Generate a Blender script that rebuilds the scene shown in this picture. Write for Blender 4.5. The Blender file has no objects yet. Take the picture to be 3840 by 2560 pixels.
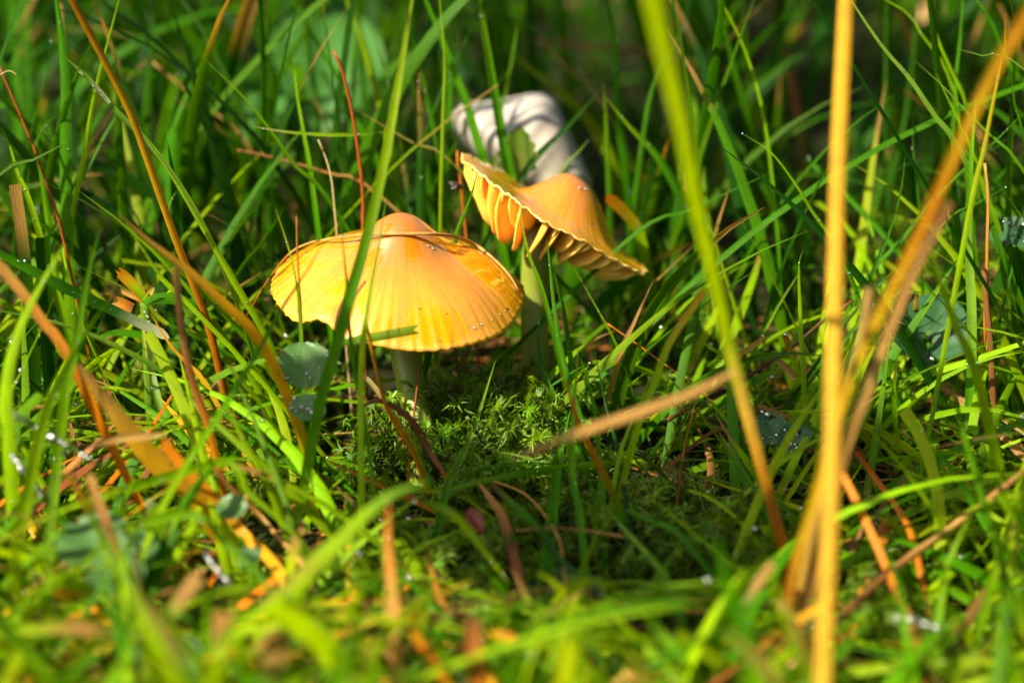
import bpy, math, random
import numpy as np
from mathutils import Vector, Matrix, Quaternion
from mathutils.bvhtree import BVHTree

rng = np.random.default_rng(7)
random.seed(7)
sc = bpy.context.scene
COL = sc.collection

# ------------------------------------------------------------------ camera
PITCH = math.radians(22.0)
DIST = 0.52                      # lens to focus plane, metres (a macro photograph)
KPX = DIST * 0.36 / 3840         # metres per photograph pixel at the focus plane
SV = 3840 / 2352                 # overview units -> photograph pixels
RIGHT = np.array([1.0, 0, 0])
FWD = np.array([0, math.cos(PITCH), -math.sin(PITCH)])
UP = np.array([0, math.sin(PITCH), math.cos(PITCH)])
CAM = -((1590 - 1920) * KPX * RIGHT - (1650 - 1280) * KPX * UP + DIST * FWD)

cam_d = bpy.data.cameras.new('camera')
cam_d.sensor_width = 36
cam_d.lens = 100
cam_d.clip_start = 0.005
cam_d.clip_end = 400
cam_d.dof.use_dof = True
cam_d.dof.focus_distance = DIST - 0.010
cam_d.dof.aperture_fstop = 9.6
cam = bpy.data.objects.new('camera', cam_d)
COL.objects.link(cam)
cam.location = CAM
cam.rotation_euler = (math.pi / 2 - PITCH, 0, 0)
sc.camera = cam

# ------------------------------------------------------------------ sky, sun, exposure
SUN = np.array([-0.58, -0.34, 0.74]); SUN /= np.linalg.norm(SUN)
w = bpy.data.worlds.new('World'); sc.world = w; w.use_nodes = True
nt = w.node_tree
sky = nt.nodes.new('ShaderNodeTexSky'); sky.sky_type = 'NISHITA'
sky.sun_disc = False
sky.dust_density = 5.0; sky.air_density = 1.2
sky.sun_elevation = math.asin(SUN[2])
sky.sun_rotation = math.atan2(SUN[0], SUN[1])
bg = nt.nodes['Background']; bg.inputs['Strength'].default_value = 0.062
nt.links.new(sky.outputs[0], bg.inputs['Color'])
sun_d = bpy.data.lights.new('sun', 'SUN')
sun_d.energy = 5.0; sun_d.angle = math.radians(0.6); sun_d.color = (1.0, 0.90, 0.68)
sun = bpy.data.objects.new('sun', sun_d); COL.objects.link(sun)
sun.rotation_euler = Vector(-SUN).to_track_quat('-Z', 'Y').to_euler()
sun.location = (-0.5, -0.4, 1.2)
vs = sc.view_settings
vs.view_transform = 'Standard'; vs.look = 'None'; vs.gamma = 1.0; vs.use_curve_mapping = False
vs.exposure = 1.55
sc.render.engine = 'CYCLES'
cy = sc.cycles
cy.max_bounces = 8; cy.diffuse_bounces = 4; cy.glossy_bounces = 3
cy.transmission_bounces = 6; cy.transparent_max_bounces = 16
cy.caustics_refractive = False; cy.caustics_reflective = False
cy.sample_clamp_indirect = 4.0
cy.use_denoising = True

# ------------------------------------------------------------------ helpers: photograph position + distance -> world
def W(vx, vy, t):
    f = (DIST + t) / DIST
    return (CAM + (vx * SV - 1920) * KPX * f * RIGHT - (vy * SV - 1280) * KPX * f * UP + (DIST + t) * FWD)
def t_ground(vy, z=0.0):
    # how far behind the focus plane the ground lies at that height of the picture
    b = -(vy * SV - 1280) * KPX / DIST
    dz = FWD[2] + b * UP[2]
    return (z - CAM[2]) / dz - DIST
def project(p):
    r = p - CAM
    d = r @ FWD
    return ((r @ RIGHT) / d * DIST / KPX + 1920) / SV, (1280 - (r @ UP) / d * DIST / KPX) / SV, d - DIST
def nrm(a):
    return a / np.maximum(np.linalg.norm(a, axis=-1, keepdims=True), 1e-12)

def link(o, parent=None):
    COL.objects.link(o)
    if parent is not None:
        o.parent = parent
    return o
def tag(o, label=None, cat=None, group=None, kind=None):
    if label: o['label'] = label
    if cat: o['category'] = cat
    if group: o['group'] = group
    if kind: o['kind'] = kind
    return o
def empty(name, loc):
    e = bpy.data.objects.new(name, None); e.empty_display_size = 0.005
    link(e); e.location = loc
    return e
def mesh_np(name, verts, faces, mat, uv=None, col=None, smooth=True):
    """one mesh from numpy arrays; faces is an (n,3) or (n,4) array"""
    verts = np.asarray(verts, np.float32); faces = np.asarray(faces, np.int32)
    me = bpy.data.meshes.new(name)
    me.vertices.add(len(verts)); me.vertices.foreach_set('co', verts.ravel())
    n, k = faces.shape
    me.loops.add(n * k); me.loops.foreach_set('vertex_index', faces.ravel())
    me.polygons.add(n)
    me.polygons.foreach_set('loop_start', np.arange(0, n * k, k, dtype=np.int32))
    me.polygons.foreach_set('loop_total', np.full(n, k, np.int32))
    me.polygons.foreach_set('use_smooth', np.full(n, smooth, bool))
    me.update(calc_edges=True)
    if uv is not None:
        lay = me.uv_layers.new(name='UVMap')
        lay.data.foreach_set('uv', np.asarray(uv, np.float32)[faces.ravel()].ravel())
    if col is not None:
        ca = me.color_attributes.new('Col', 'FLOAT_COLOR', 'POINT')
        c4 = np.ones((len(verts), 4), np.float32); c4[:, :3] = col
        ca.data.foreach_set('color', c4.ravel())
    if mat: me.materials.append(mat)
    me.validate()
    return me
def obj(name, me, parent=None, base=None):
    """link a mesh whose vertices are in world space; its origin goes to base (or its parent's place)"""
    o = bpy.data.objects.new(name, me)
    if parent is not None:
        link(o, parent)
        off = Vector(parent['_at']) if '_at' in parent else parent.location
        me.transform(Matrix.Translation(-Vector(off)))
        o['_at'] = tuple(off)
    else:
        link(o)
        if base is not None:
            me.transform(Matrix.Translation(-Vector(base))); o.location = base
            o['_at'] = tuple(float(v) for v in base)
    return o

# ------------------------------------------------------------------ materials
def new_mat(name):
    m = bpy.data.materials.new(name); m.use_nodes = True
    nt = m.node_tree
    return m, nt, nt.nodes['Principled BSDF'], nt.nodes['Material Output']
def node(nt, t, **kw):
    n = nt.nodes.new(t)
    for k, v in kw.items(): setattr(n, k, v)
    return n
def mixc(nt, a, b, fac, mode='MIX'):
    n = node(nt, 'ShaderNodeMix', data_type='RGBA', blend_type=mode)
    for sock, v in ((n.inputs[0], fac), (n.inputs[6], a), (n.inputs[7], b)):
        if hasattr(v, 'is_output'): nt.links.new(v, sock)
        else: sock.default_value = v
    return n.outputs[2]
def noise(nt, vec, scale, detail=3, rough=0.55):
    n = node(nt, 'ShaderNodeTexNoise'); n.inputs['Scale'].default_value = scale
    n.inputs['Detail'].default_value = detail; n.inputs['Roughness'].default_value = rough
    if vec is not None: nt.links.new(vec, n.inputs['Vector'])
    return n.outputs['Fac']
def ramp(nt, fac, stops):
    r = node(nt, 'ShaderNodeValToRGB'); e = r.color_ramp.elements
    while len(e) < len(stops): e.new(0.5)
    for el, (p, c) in zip(e, stops):
        el.position = p; el.color = (*c, 1) if len(c) == 3 else c
    nt.links.new(fac, r.inputs[0]); return r.outputs[0]
def mth(nt, op, a, b=None):
    n = node(nt, 'ShaderNodeMath', operation=op)
    for s, v in zip(n.inputs, (a, b)):
        if v is None: continue
        if hasattr(v, 'is_output'): nt.links.new(v, s)
        else: s.default_value = v
    return n.outputs[0]

def blade_material(name, trans, rough, spec, ribs, tint, beads=0.0):
    """leaf of grass: its own colour (attribute Col), lengthwise veins, fine mottling, light coming through it"""
    m, nt, p, out = new_mat(name)
    at = node(nt, 'ShaderNodeAttribute', attribute_name='Col')
    uv = node(nt, 'ShaderNodeUVMap'); sep = node(nt, 'ShaderNodeSeparateXYZ')
    nt.links.new(uv.outputs[0], sep.inputs[0])
    tc = node(nt, 'ShaderNodeNewGeometry')
    vein = mth(nt, 'SINE', mth(nt, 'MULTIPLY', sep.outputs[0], ribs * 6.2832))
    n1 = noise(nt, tc.outputs['Position'], 260, 3)
    mp = node(nt, 'ShaderNodeMapping'); mp.inputs['Scale'].default_value = (9, 0.6, 1)
    nt.links.new(uv.outputs[0], mp.inputs[0])
    n2 = noise(nt, mp.outputs[0], 2.0, 4)
    val = mth(nt, 'ADD', mth(nt, 'ADD', mth(nt, 'MULTIPLY', vein, 0.09), 0.55), mth(nt, 'MULTIPLY', n1, 0.55))
    val = mth(nt, 'ADD', val, mth(nt, 'MULTIPLY', mth(nt, 'SUBTRACT', n2, 0.5), 0.7))
    hs = node(nt, 'ShaderNodeHueSaturation'); nt.links.new(at.outputs['Color'], hs.inputs['Color'])
    nt.links.new(val, hs.inputs['Value'])
    p.inputs['Roughness'].default_value = rough
    p.inputs['Specular IOR Level'].default_value = spec
    nt.links.new(hs.outputs[0], p.inputs['Base Color'])
    bp = node(nt, 'ShaderNodeBump'); bp.inputs['Strength'].default_value = 0.35; bp.inputs['Distance'].default_value = 0.00012
    hgt = mth(nt, 'ADD', vein, n2)
    if beads:      # a film of water broken into beads
        hgt = mth(nt, 'ADD', hgt, mth(nt, 'MULTIPLY', noise(nt, tc.outputs['Position'], 1400, 1), 6.0 * beads)); bp.inputs['Strength'].default_value = 0.9
    nt.links.new(hgt, bp.inputs['Height']); nt.links.new(bp.outputs[0], p.inputs['Normal'])
    tr = node(nt, 'ShaderNodeBsdfTranslucent')
    nt.links.new(mixc(nt, hs.outputs[0], tint, 1.0, 'MULTIPLY'), tr.inputs['Color'])
    mx = node(nt, 'ShaderNodeMixShader'); mx.inputs[0].default_value = trans
    nt.links.new(p.outputs[0], mx.inputs[1]); nt.links.new(tr.outputs[0], mx.inputs[2])
    nt.links.new(mx.outputs[0], out.inputs['Surface'])
    return m
M = {}
M['grass'] = blade_material('grass_leaf', 0.48, 0.42, 0.10, 5, (2.0, 1.7, 0.3, 1))
M['straw'] = blade_material('dry_straw', 0.16, 0.42, 0.15, 7, (1.5, 1.1, 0.6, 1))
M['drystem'] = blade_material('dry_stem', 0.10, 0.40, 0.2, 3, (1.4, 1.0, 0.5, 1))
M['wet'] = blade_material('wet_leaf', 0.35, 0.14, 0.8, 5, (2.0, 1.7, 0.4, 1), 1.0)
M['moss'] = blade_material('moss_leaf', 0.45, 0.35, 0.35, 1, (2.0, 1.6, 0.4, 1))

def drop_material():
    m, nt, p, out = new_mat('dew_water')
    nt.nodes.remove(p)
    gl = node(nt, 'ShaderNodeBsdfGlossy'); gl.inputs['Roughness'].default_value = 0.24
    tp = node(nt, 'ShaderNodeBsdfTransparent'); tp.inputs['Color'].default_value = (0.97, 0.99, 0.97, 1)
    fr = node(nt, 'ShaderNodeFresnel'); fr.inputs['IOR'].default_value = 1.45
    mx = node(nt, 'ShaderNodeMixShader')
    nt.links.new(mth(nt, 'MAXIMUM', fr.outputs[0], 0.3), mx.inputs[0]); nt.links.new(tp.outputs[0], mx.inputs[1]); nt.links.new(gl.outputs[0], mx.inputs[2])
    nt.links.new(mx.outputs[0], out.inputs['Surface'])
    return m
M['dew'] = drop_material()

def cap_material(name, centre, mid, edge, lip, seed):
    m, nt, p, out = new_mat(name)
    uv = node(nt, 'ShaderNodeUVMap'); sep = node(nt, 'ShaderNodeSeparateXYZ'); nt.links.new(uv.outputs[0], sep.inputs[0])
    g = node(nt, 'ShaderNodeNewGeometry')
    n1 = noise(nt, g.outputs['Position'], 90, 4)
    rad = mth(nt, 'ADD', sep.outputs[1], mth(nt, 'MULTIPLY', mth(nt, 'SUBTRACT', n1, 0.5), 0.22))
    base = ramp(nt, rad, [(0.0, centre), (0.3, mid), (0.75, edge), (0.95, edge), (1.0, lip)])
    mp = node(nt, 'ShaderNodeMapping'); mp.inputs['Scale'].default_value = (70, 1.6, 1); mp.inputs['Location'].default_value = (seed, seed, 0)
    nt.links.new(uv.outputs[0], mp.inputs[0])
    st = noise(nt, mp.outputs[0], 1.0, 3)
    mp2 = node(nt, 'ShaderNodeMapping'); mp2.inputs['Scale'].default_value = (18, 1.2, 1); mp2.inputs['Location'].default_value = (seed, 3, 0)
    nt.links.new(uv.outputs[0], mp2.inputs[0])
    st2 = noise(nt, mp2.outputs[0], 1.0, 4)
    stv = mth(nt, 'MULTIPLY', mth(nt, 'SUBTRACT', mth(nt, 'ADD', st, st2), 1.0), 1.6)
    outer = mth(nt, 'SMOOTH_MIN', mth(nt, 'MULTIPLY', sep.outputs[1], 1.3), 1.0)
    val = mth(nt, 'ADD', 1.0, mth(nt, 'MULTIPLY', stv, mth(nt, 'MULTIPLY', outer, 0.30)))
    hs = node(nt, 'ShaderNodeHueSaturation'); nt.links.new(base, hs.inputs['Color'])
    nt.links.new(val, hs.inputs['Value'])
    hu = mth(nt, 'ADD', 0.5, mth(nt, 'MULTIPLY', stv, 0.012)); nt.links.new(hu, hs.inputs['Hue'])
    sp = noise(nt, g.outputs['Position'], 900, 2)
    spots = ramp(nt, sp, [(0.0, (1, 1, 1)), (0.735, (1, 1, 1)), (0.76, (0.35, 0.14, 0.08)), (1, (0.3, 0.1, 0.05))])
    nt.links.new(mixc(nt, hs.outputs[0], spots, 0.75, 'MULTIPLY'), p.inputs['Base Color'])
    p.subsurface_method = 'RANDOM_WALK' if hasattr(p, 'subsurface_method') else p.subsurface_method
    p.inputs['Subsurface Weight'].default_value = 0.55
    p.inputs['Subsurface Radius'].default_value = (1.0, 0.42, 0.08)
    p.inputs['Subsurface Scale'].default_value = 0.0022
    rg = noise(nt, g.outputs['Position'], 160, 3)
    nt.links.new(mth(nt, 'ADD', 0.30, mth(nt, 'MULTIPLY', rg, 0.2)), p.inputs['Roughness'])
    p.inputs['Specular IOR Level'].default_value = 0.1
    p.inputs['Coat Weight'].default_value = 1.0; p.inputs['Coat Roughness'].default_value = 0.02; p.inputs['Coat IOR'].default_value = 2.1
    b1 = node(nt, 'ShaderNodeBump'); b1.inputs['Strength'].default_value = 0.5; b1.inputs['Distance'].default_value = 0.0003
    wob = mth(nt, 'ADD', mth(nt, 'MULTIPLY', noise(nt, g.outputs['Position'], 220, 3), 0.8), mth(nt, 'MULTIPLY', mth(nt, 'MULTIPLY', st, outer), 0.25))
    nt.links.new(wob, b1.inputs['Height']); nt.links.new(b1.outputs[0], p.inputs['Normal'])
    b2 = node(nt, 'ShaderNodeBump'); b2.inputs['Strength'].default_value = 0.6; b2.inputs['Distance'].default_value = 0.0003
    nt.links.new(mth(nt, 'ADD', noise(nt, g.outputs['Position'], 150, 2), mth(nt, 'MULTIPLY', noise(nt, g.outputs['Position'], 900, 2), 0.22)), b2.inputs['Height']); nt.links.new(b2.outputs[0], p.inputs['Coat Normal'])
    return m
M['cap'] = cap_material('waxcap_cap', (0.32, 0.10, 0.004), (0.42, 0.145, 0.002), (0.60, 0.245, 0.001), (0.72, 0.30, 0.03), 1.3)
M['cap2'] = cap_material('waxcap_cap_old', (0.34, 0.104, 0.004), (0.43, 0.15, 0.002), (0.60, 0.245, 0.001), (0.78, 0.46, 0.14), 5.1)

def flesh_material(name, col, col2, scale, sss, rough=0.32):
    m, nt, p, out = new_mat(name)
    g = node(nt, 'ShaderNodeNewGeometry')
    n1 = noise(nt, g.outputs['Position'], scale, 4)
    nt.links.new(ramp(nt, n1, [(0.3, col), (0.7, col2)]), p.inputs['Base Color'])
    p.inputs['Subsurface Weight'].default_value = sss
    p.inputs['Subsurface Radius'].default_value = (1.0, 0.5, 0.12); p.inputs['Subsurface Scale'].default_value = 0.002
    p.inputs['Roughness'].default_value = rough
    b = node(nt, 'ShaderNodeBump'); b.inputs['Strength'].default_value = 0.35; b.inputs['Distance'].default_value = 0.0002
    nt.links.new(noise(nt, g.outputs['Position'], scale * 5, 3), b.inputs['Height']); nt.links.new(b.outputs[0], p.inputs['Normal'])
    return m
M['gill'] = flesh_material('waxcap_gill', (0.80, 0.42, 0.05), (0.84, 0.50, 0.10), 150, 0.6)
M['stipe'] = flesh_material('waxcap_stipe', (0.16, 0.20, 0.02), (0.20, 0.24, 0.03), 120, 0.6, 0.4)

def ground_material():
    m, nt, p, out = new_mat('soil')
    g = node(nt, 'ShaderNodeNewGeometry')
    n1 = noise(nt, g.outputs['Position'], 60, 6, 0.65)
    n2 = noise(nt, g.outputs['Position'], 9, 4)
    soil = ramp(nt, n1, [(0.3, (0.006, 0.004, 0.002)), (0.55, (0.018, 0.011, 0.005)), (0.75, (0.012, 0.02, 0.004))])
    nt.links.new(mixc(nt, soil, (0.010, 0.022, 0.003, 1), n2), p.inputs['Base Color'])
    p.inputs['Roughness'].default_value = 1.0; p.inputs['Specular IOR Level'].default_value = 0.1
    b = node(nt, 'ShaderNodeBump'); b.inputs['Strength'].default_value = 0.8; b.inputs['Distance'].default_value = 0.003
    nt.links.new(n1, b.inputs['Height']); nt.links.new(b.outputs[0], p.inputs['Normal'])
    return m
M['soil'] = ground_material()

def stone_material():
    m, nt, p, out = new_mat('pale_stone')
    g = node(nt, 'ShaderNodeNewGeometry')
    n1 = noise(nt, g.outputs['Position'], 55, 5, 0.6); n2 = noise(nt, g.outputs['Position'], 26, 3)
    n3 = noise(nt, g.outputs['Position'], 110, 4, 0.6)
    c = ramp(nt, n1, [(0.3, (0.23, 0.175, 0.15)), (0.5, (0.30, 0.26, 0.23)), (0.7, (0.35, 0.32, 0.295))])
    c = mixc(nt, c, (0.26, 0.29, 0.17, 1), ramp(nt, n2, [(0.52, (0, 0, 0)), (0.72, (0.75, 0.75, 0.75))]))
    c = mixc(nt, c, (0.24, 0.16, 0.07, 1), ramp(nt, n3, [(0.60, (0, 0, 0)), (0.72, (0.55, 0.55, 0.55))]))
    nt.links.new(c, p.inputs['Base Color']); p.inputs['Roughness'].default_value = 0.45
    p.inputs['Subsurface Weight'].default_value = 0.2; p.inputs['Subsurface Scale'].default_value = 0.002
    b = node(nt, 'ShaderNodeBump'); b.inputs['Strength'].default_value = 0.5; b.inputs['Distance'].default_value = 0.0008
    nt.links.new(n1, b.inputs['Height']); nt.links.new(b.outputs[0], p.inputs['Normal'])
    return m
M['stone'] = stone_material()

def clover_material(name, c0, c1, vein, spots, trans=0.35, rough=0.36):
    m, nt, p, out = new_mat(name)
    uv = node(nt, 'ShaderNodeUVMap'); sep = node(nt, 'ShaderNodeSeparateXYZ'); nt.links.new(uv.outputs[0], sep.inputs[0])
    g = node(nt, 'ShaderNodeNewGeometry')
    ax = mth(nt, 'ABSOLUTE', mth(nt, 'SUBTRACT', sep.outputs[0], 0.5))
    side = mth(nt, 'SINE', mth(nt, 'MULTIPLY', mth(nt, 'SUBTRACT', sep.outputs[1], mth(nt, 'MULTIPLY', ax, 1.1)), 75.0))
    mid = mth(nt, 'LESS_THAN', ax, 0.012)
    c = ramp(nt, noise(nt, g.outputs['Position'], 140, 4), [(0.3, c0), (0.7, c1)])
    c = mixc(nt, c, (*vein, 1), mth(nt, 'ADD', mth(nt, 'MULTIPLY', mth(nt, 'GREATER_THAN', side, 0.93), 0.22), mth(nt, 'MULTIPLY', mid, 0.4)))
    if spots:
        s = noise(nt, g.outputs['Position'], 620, 1)
        c = mixc(nt, c, (0.01, 0.012, 0.01, 1), ramp(nt, s, [(0.665, (0, 0, 0)), (0.69, (1, 1, 1))]))
    nt.links.new(c, p.inputs['Base Color']); p.inputs['Roughness'].default_value = rough; p.inputs['Specular IOR Level'].default_value = 0.3
    b = node(nt, 'ShaderNodeBump'); b.inputs['Strength'].default_value = 0.10; b.inputs['Distance'].default_value = 0.0001
    nt.links.new(side, b.inputs['Height']); nt.links.new(b.outputs[0], p.inputs['Normal'])
    tr = node(nt, 'ShaderNodeBsdfTranslucent'); nt.links.new(mixc(nt, c, (2.0, 1.8, 0.7, 1), 1.0, 'MULTIPLY'), tr.inputs['Color'])
    mx = node(nt, 'ShaderNodeMixShader'); mx.inputs[0].default_value = trans
    nt.links.new(p.outputs[0], mx.inputs[1]); nt.links.new(tr.outputs[0], mx.inputs[2]); nt.links.new(mx.outputs[0], out.inputs['Surface'])
    return m
M['clover'] = clover_material('clover_leaf', (0.045, 0.12, 0.03), (0.07, 0.16, 0.04), (0.13, 0.22, 0.08), False)
M['clover_spot'] = clover_material('clover_leaf_spotted', (0.014, 0.06, 0.018), (0.022, 0.08, 0.024), (0.028, 0.09, 0.03), True, 0.2, 0.6)
M['weed'] = clover_material('weed_leaf', (0.03, 0.12, 0.012), (0.045, 0.15, 0.018), (0.05, 0.16, 0.02), False, 0.3, 0.6)
M['old_leaf'] = clover_material('old_leaf', (0.07, 0.15, 0.006), (0.11, 0.12, 0.012), (0.12, 0.18, 0.015), False, 0.5, 0.6)
M['pale_leaf'] = clover_material('pale_dead_leaf', (0.34, 0.20, 0.07), (0.42, 0.27, 0.11), (0.36, 0.22, 0.1), False, 0.3, 0.7)
M['red_leaf'] = clover_material('dark_red_leaf', (0.09, 0.012, 0.004), (0.14, 0.022, 0.005), (0.14, 0.03, 0.008), False, 0.3)
def plain(name, col, rough=0.5):
    m, nt, p, out = new_mat(name)
    g = node(nt, 'ShaderNodeNewGeometry'); n = noise(nt, g.outputs['Position'], 700, 3)
    nt.links.new(ramp(nt, n, [(0.3, tuple(c * 0.6 for c in col)), (0.7, tuple(min(1, c * 1.3) for c in col))]), p.inputs['Base Color'])
    p.inputs['Roughness'].default_value = rough; p.inputs['Specular IOR Level'].default_value = 0.08
    return m
M['bark'] = plain('tree_bark', (0.08, 0.055, 0.035), 0.9)
M['fly'] = plain('fly_body', (0.03, 0.028, 0.03), 0.4)
M['fly_wing'] = plain('fly_wing', (0.08, 0.075, 0.07), 0.6)
M['speck'] = plain('dark_speck', (0.10, 0.02, 0.02), 0.6)

# ------------------------------------------------------------------ the ground
def ground_z(x, y):
    return (0.0035 * np.sin(x * 38 + 1.3) * np.cos(y * 31 + 0.4) + 0.002 * np.sin(x * 90 + y * 70) ) * np.minimum(1, np.hypot(x, y) / 0.06) - 0.0065
def build_ground():
    near = np.linspace(-0.6, 0.6, 97)
    ext = np.array([-150, -40, -10, -3, -1.2])
    ax = np.concatenate([ext, near, -ext[::-1]])
    X, Y = np.meshgrid(ax, ax + 0.1)
    Z = ground_z(X, Y)
    n = len(ax)
    v = np.stack([X, Y, Z], -1).reshape(-1, 3)
    i = np.arange(n * n).reshape(n, n)
    f = np.stack([i[:-1, :-1], i[:-1, 1:], i[1:, 1:], i[1:, :-1]], -1).reshape(-1, 4)
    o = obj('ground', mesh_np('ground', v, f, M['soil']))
    tag(o, 'dark damp soil under the grass', kind='structure')
build_ground()

# ------------------------------------------------------------------ mushrooms
def cap_surface(R, zfun, rfun, nr=46, nth=220, thick=(34, 7)):
    """closed cap: upper skin and underside, local units = photograph pixels"""
    th = np.linspace(0, 2 * np.pi, nth, endpoint=False)
    u = np.linspace(0, 1, nr) ** 0.85
    U, TH = np.meshgrid(u, th, indexing='ij')
    Rr = U * R * (1 + (rfun(TH) - 1) * U ** 2)
    X, Y = Rr * np.cos(TH), Rr * np.sin(TH)
    Z = zfun(U, TH)
    T = thick[0] + (thick[1] - thick[0]) * U ** 1.3
    top = np.stack([X, Y, Z], -1); bot = np.stack([X * 0.985, Y * 0.985, Z - T], -1)
    v = np.concatenate([top.reshape(-1, 3), bot.reshape(-1, 3)])
    uv = np.concatenate([np.stack([TH / (2 * np.pi), U], -1).reshape(-1, 2)] * 2)
    i = np.arange(nr * nth).reshape(nr, nth); j = np.roll(i, -1, axis=1)
    f1 = np.stack([i[:-1], i[1:], j[1:], j[:-1]], -1).reshape(-1, 4)
    off = nr * nth
    f2 = f1[:, ::-1] + off
    rim = np.stack([i[-1], i[-1] + off, j[-1] + off, j[-1]], -1)
    return v, np.concatenate([f1, f2, rim]), uv

def gill_mesh(ang, R, zfun, rfun, r0, r1, D, seed, th0, nr=11, nz=4):
    rg = np.random.default_rng(seed)
    ph, am = rg.uniform(0, 6.28, 3), rg.uniform(0.5, 1.3)
    u = np.linspace(r0, r1, nr); q = np.linspace(0, 1, nz)
    Uu, Q = np.meshgrid(u, q, indexing='ij')
    e = np.clip((r1 - Uu) / (0.42 * (r1 - 0.1)), 0, 1)
    dep = D * e ** 0.62 * (0.62 + 0.38 * np.clip((Uu - r0) / 0.35, 0, 1))
    rr = Uu * R * (1 + (rfun(np.array(ang)) - 1) * Uu ** 2) * 0.985
    zt = zfun(Uu, np.full_like(Uu, ang)) - (34 + (7 - 34) * Uu ** 1.3) + 3
    z = zt - Q * dep
    lat = am * (7 * np.sin(Uu * 7 + ph[0]) + 9 * Q * np.sin(Uu * 6 + ph[1]) + 10 * Q * np.sin(ph[2]))
    t = th0 * (1 - 0.62 * Q) * 0.5 * np.clip((r1 - Uu) / 0.08 + 0.35, 0, 1)
    c, s = math.cos(ang), math.sin(ang)
    def pts(side):
        l = lat + side * t
        return np.stack([rr * c - l * s, rr * s + l * c, z], -1).reshape(-1, 3)
    v = np.concatenate([pts(1), pts(-1)])
    i = np.arange(nr * nz).reshape(nr, nz); off = nr * nz
    f1 = np.stack([i[:-1, :-1], i[1:, :-1], i[1:, 1:], i[:-1, 1:]], -1).reshape(-1, 4)
    f2 = f1[:, ::-1] + off
    b = np.stack([i[:-1, -1], i[1:, -1], i[1:, -1] + off, i[:-1, -1] + off], -1)
    e1 = np.stack([i[-1, :-1], i[-1, 1:], i[-1, 1:] + off, i[-1, :-1] + off], -1)[:, ::-1]
    e0 = np.stack([i[0, :-1], i[0, 1:], i[0, 1:] + off, i[0, :-1] + off], -1)
    return v, np.concatenate([f1, f2, b, e1, e0])

def catmull(P, n):
    P = np.asarray(P, float)
    if len(P) < 3:
        s = np.linspace(0, 1, n)[:, None]; return P[0] * (1 - s) + P[-1] * s
    A = np.vstack([2 * P[0] - P[1], P, 2 * P[-1] - P[-2]])
    seg = np.linalg.norm(np.diff(P, axis=0), axis=1) ** 0.75; cum = np.concatenate([[0], np.cumsum(seg)]); cum /= cum[-1]
    out = []
    for s in np.linspace(0, 1, n):
        k = min(np.searchsorted(cum, s, side='right') - 1, len(P) - 2)
        t = (s - cum[k]) / max(cum[k + 1] - cum[k], 1e-9)
        p0, p1, p2, p3 = A[k], A[k + 1], A[k + 2], A[k + 3]
        out.append(0.5 * ((2 * p1) + (-p0 + p2) * t + (2 * p0 - 5 * p1 + 4 * p2 - p3) * t * t + (-p0 + 3 * p1 - 3 * p2 + p3) * t ** 3))
    return np.array(out)

def tube(P, rad, n=10, wob=0.0, seed=0, cap_ends=True, col=None):
    """round tapered stem along points P with radii rad"""
    P = np.asarray(P); m = len(P); rad = np.asarray(rad)
    T = nrm(np.gradient(P, axis=0))
    N = np.zeros_like(P); a = np.array([0, -1.0, 0.3]); 
    for i in range(m):
        a = a - T[i] * (a @ T[i]); a = a / np.linalg.norm(a); N[i] = a
    B = np.cross(T, N)
    th = np.linspace(0, 2 * np.pi, n, endpoint=False)
    rg = np.random.default_rng(seed)
    rr = rad[:, None] * (1 + wob * rg.normal(size=(m, n)))
    ring = P[:, None] + rr[..., None] * (np.cos(th)[None, :, None] * N[:, None] + np.sin(th)[None, :, None] * B[:, None])
    v = ring.reshape(-1, 3)
    i = np.arange(m * n).reshape(m, n); j = np.roll(i, -1, 1)
    f = np.stack([i[:-1], j[:-1], j[1:], i[1:]], -1).reshape(-1, 4)
    v = np.vstack([v, P[:1], P[-1:]])
    c0, c1 = m * n, m * n + 1
    f = np.vstack([f, np.stack([np.full(n, c0), j[0], i[0], i[0]], -1), np.stack([np.full(n, c1), i[-1], j[-1], j[-1]], -1)])
    L = np.concatenate([[0], np.cumsum(np.linalg.norm(np.diff(P, axis=0), axis=1))]) * 100
    uv = np.stack(np.meshgrid(np.linspace(0, 1, n), L, indexing='xy'), -1).reshape(-1, 2)
    uv = np.vstack([uv, [[0, 0]], [[0, L[-1]]]])
    return v, f, uv
def tri_quads(f):
    return f

def quads_mesh(name, v, f, mat, uv=None, col=None, smooth=True):
    # quads that repeat a corner become triangles
    deg = f[:, 2] == f[:, 3]
    if not deg.any():
        return mesh_np(name, v, f, mat, uv, col, smooth)
    me = bpy.data.meshes.new(name)
    me.from_pydata([tuple(p) for p in v], [], [tuple(q[:3]) if d else tuple(q) for q, d in zip(f.tolist(), deg)])
    me.polygons.foreach_set('use_smooth', np.full(len(me.polygons), smooth, bool))
    li = np.zeros(len(me.loops), np.int32); me.loops.foreach_get('vertex_index', li)
    if uv is not None:
        me.uv_layers.new(name='UVMap').data.foreach_set('uv', np.asarray(uv, np.float32)[li].ravel())
    if col is not None:
        ca = me.color_attributes.new('Col', 'FLOAT_COLOR', 'POINT')
        c4 = np.ones((len(v), 4), np.float32); c4[:, :3] = col
        ca.data.foreach_set('color', c4.ravel())
    if mat: me.materials.append(mat)
    return me

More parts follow.
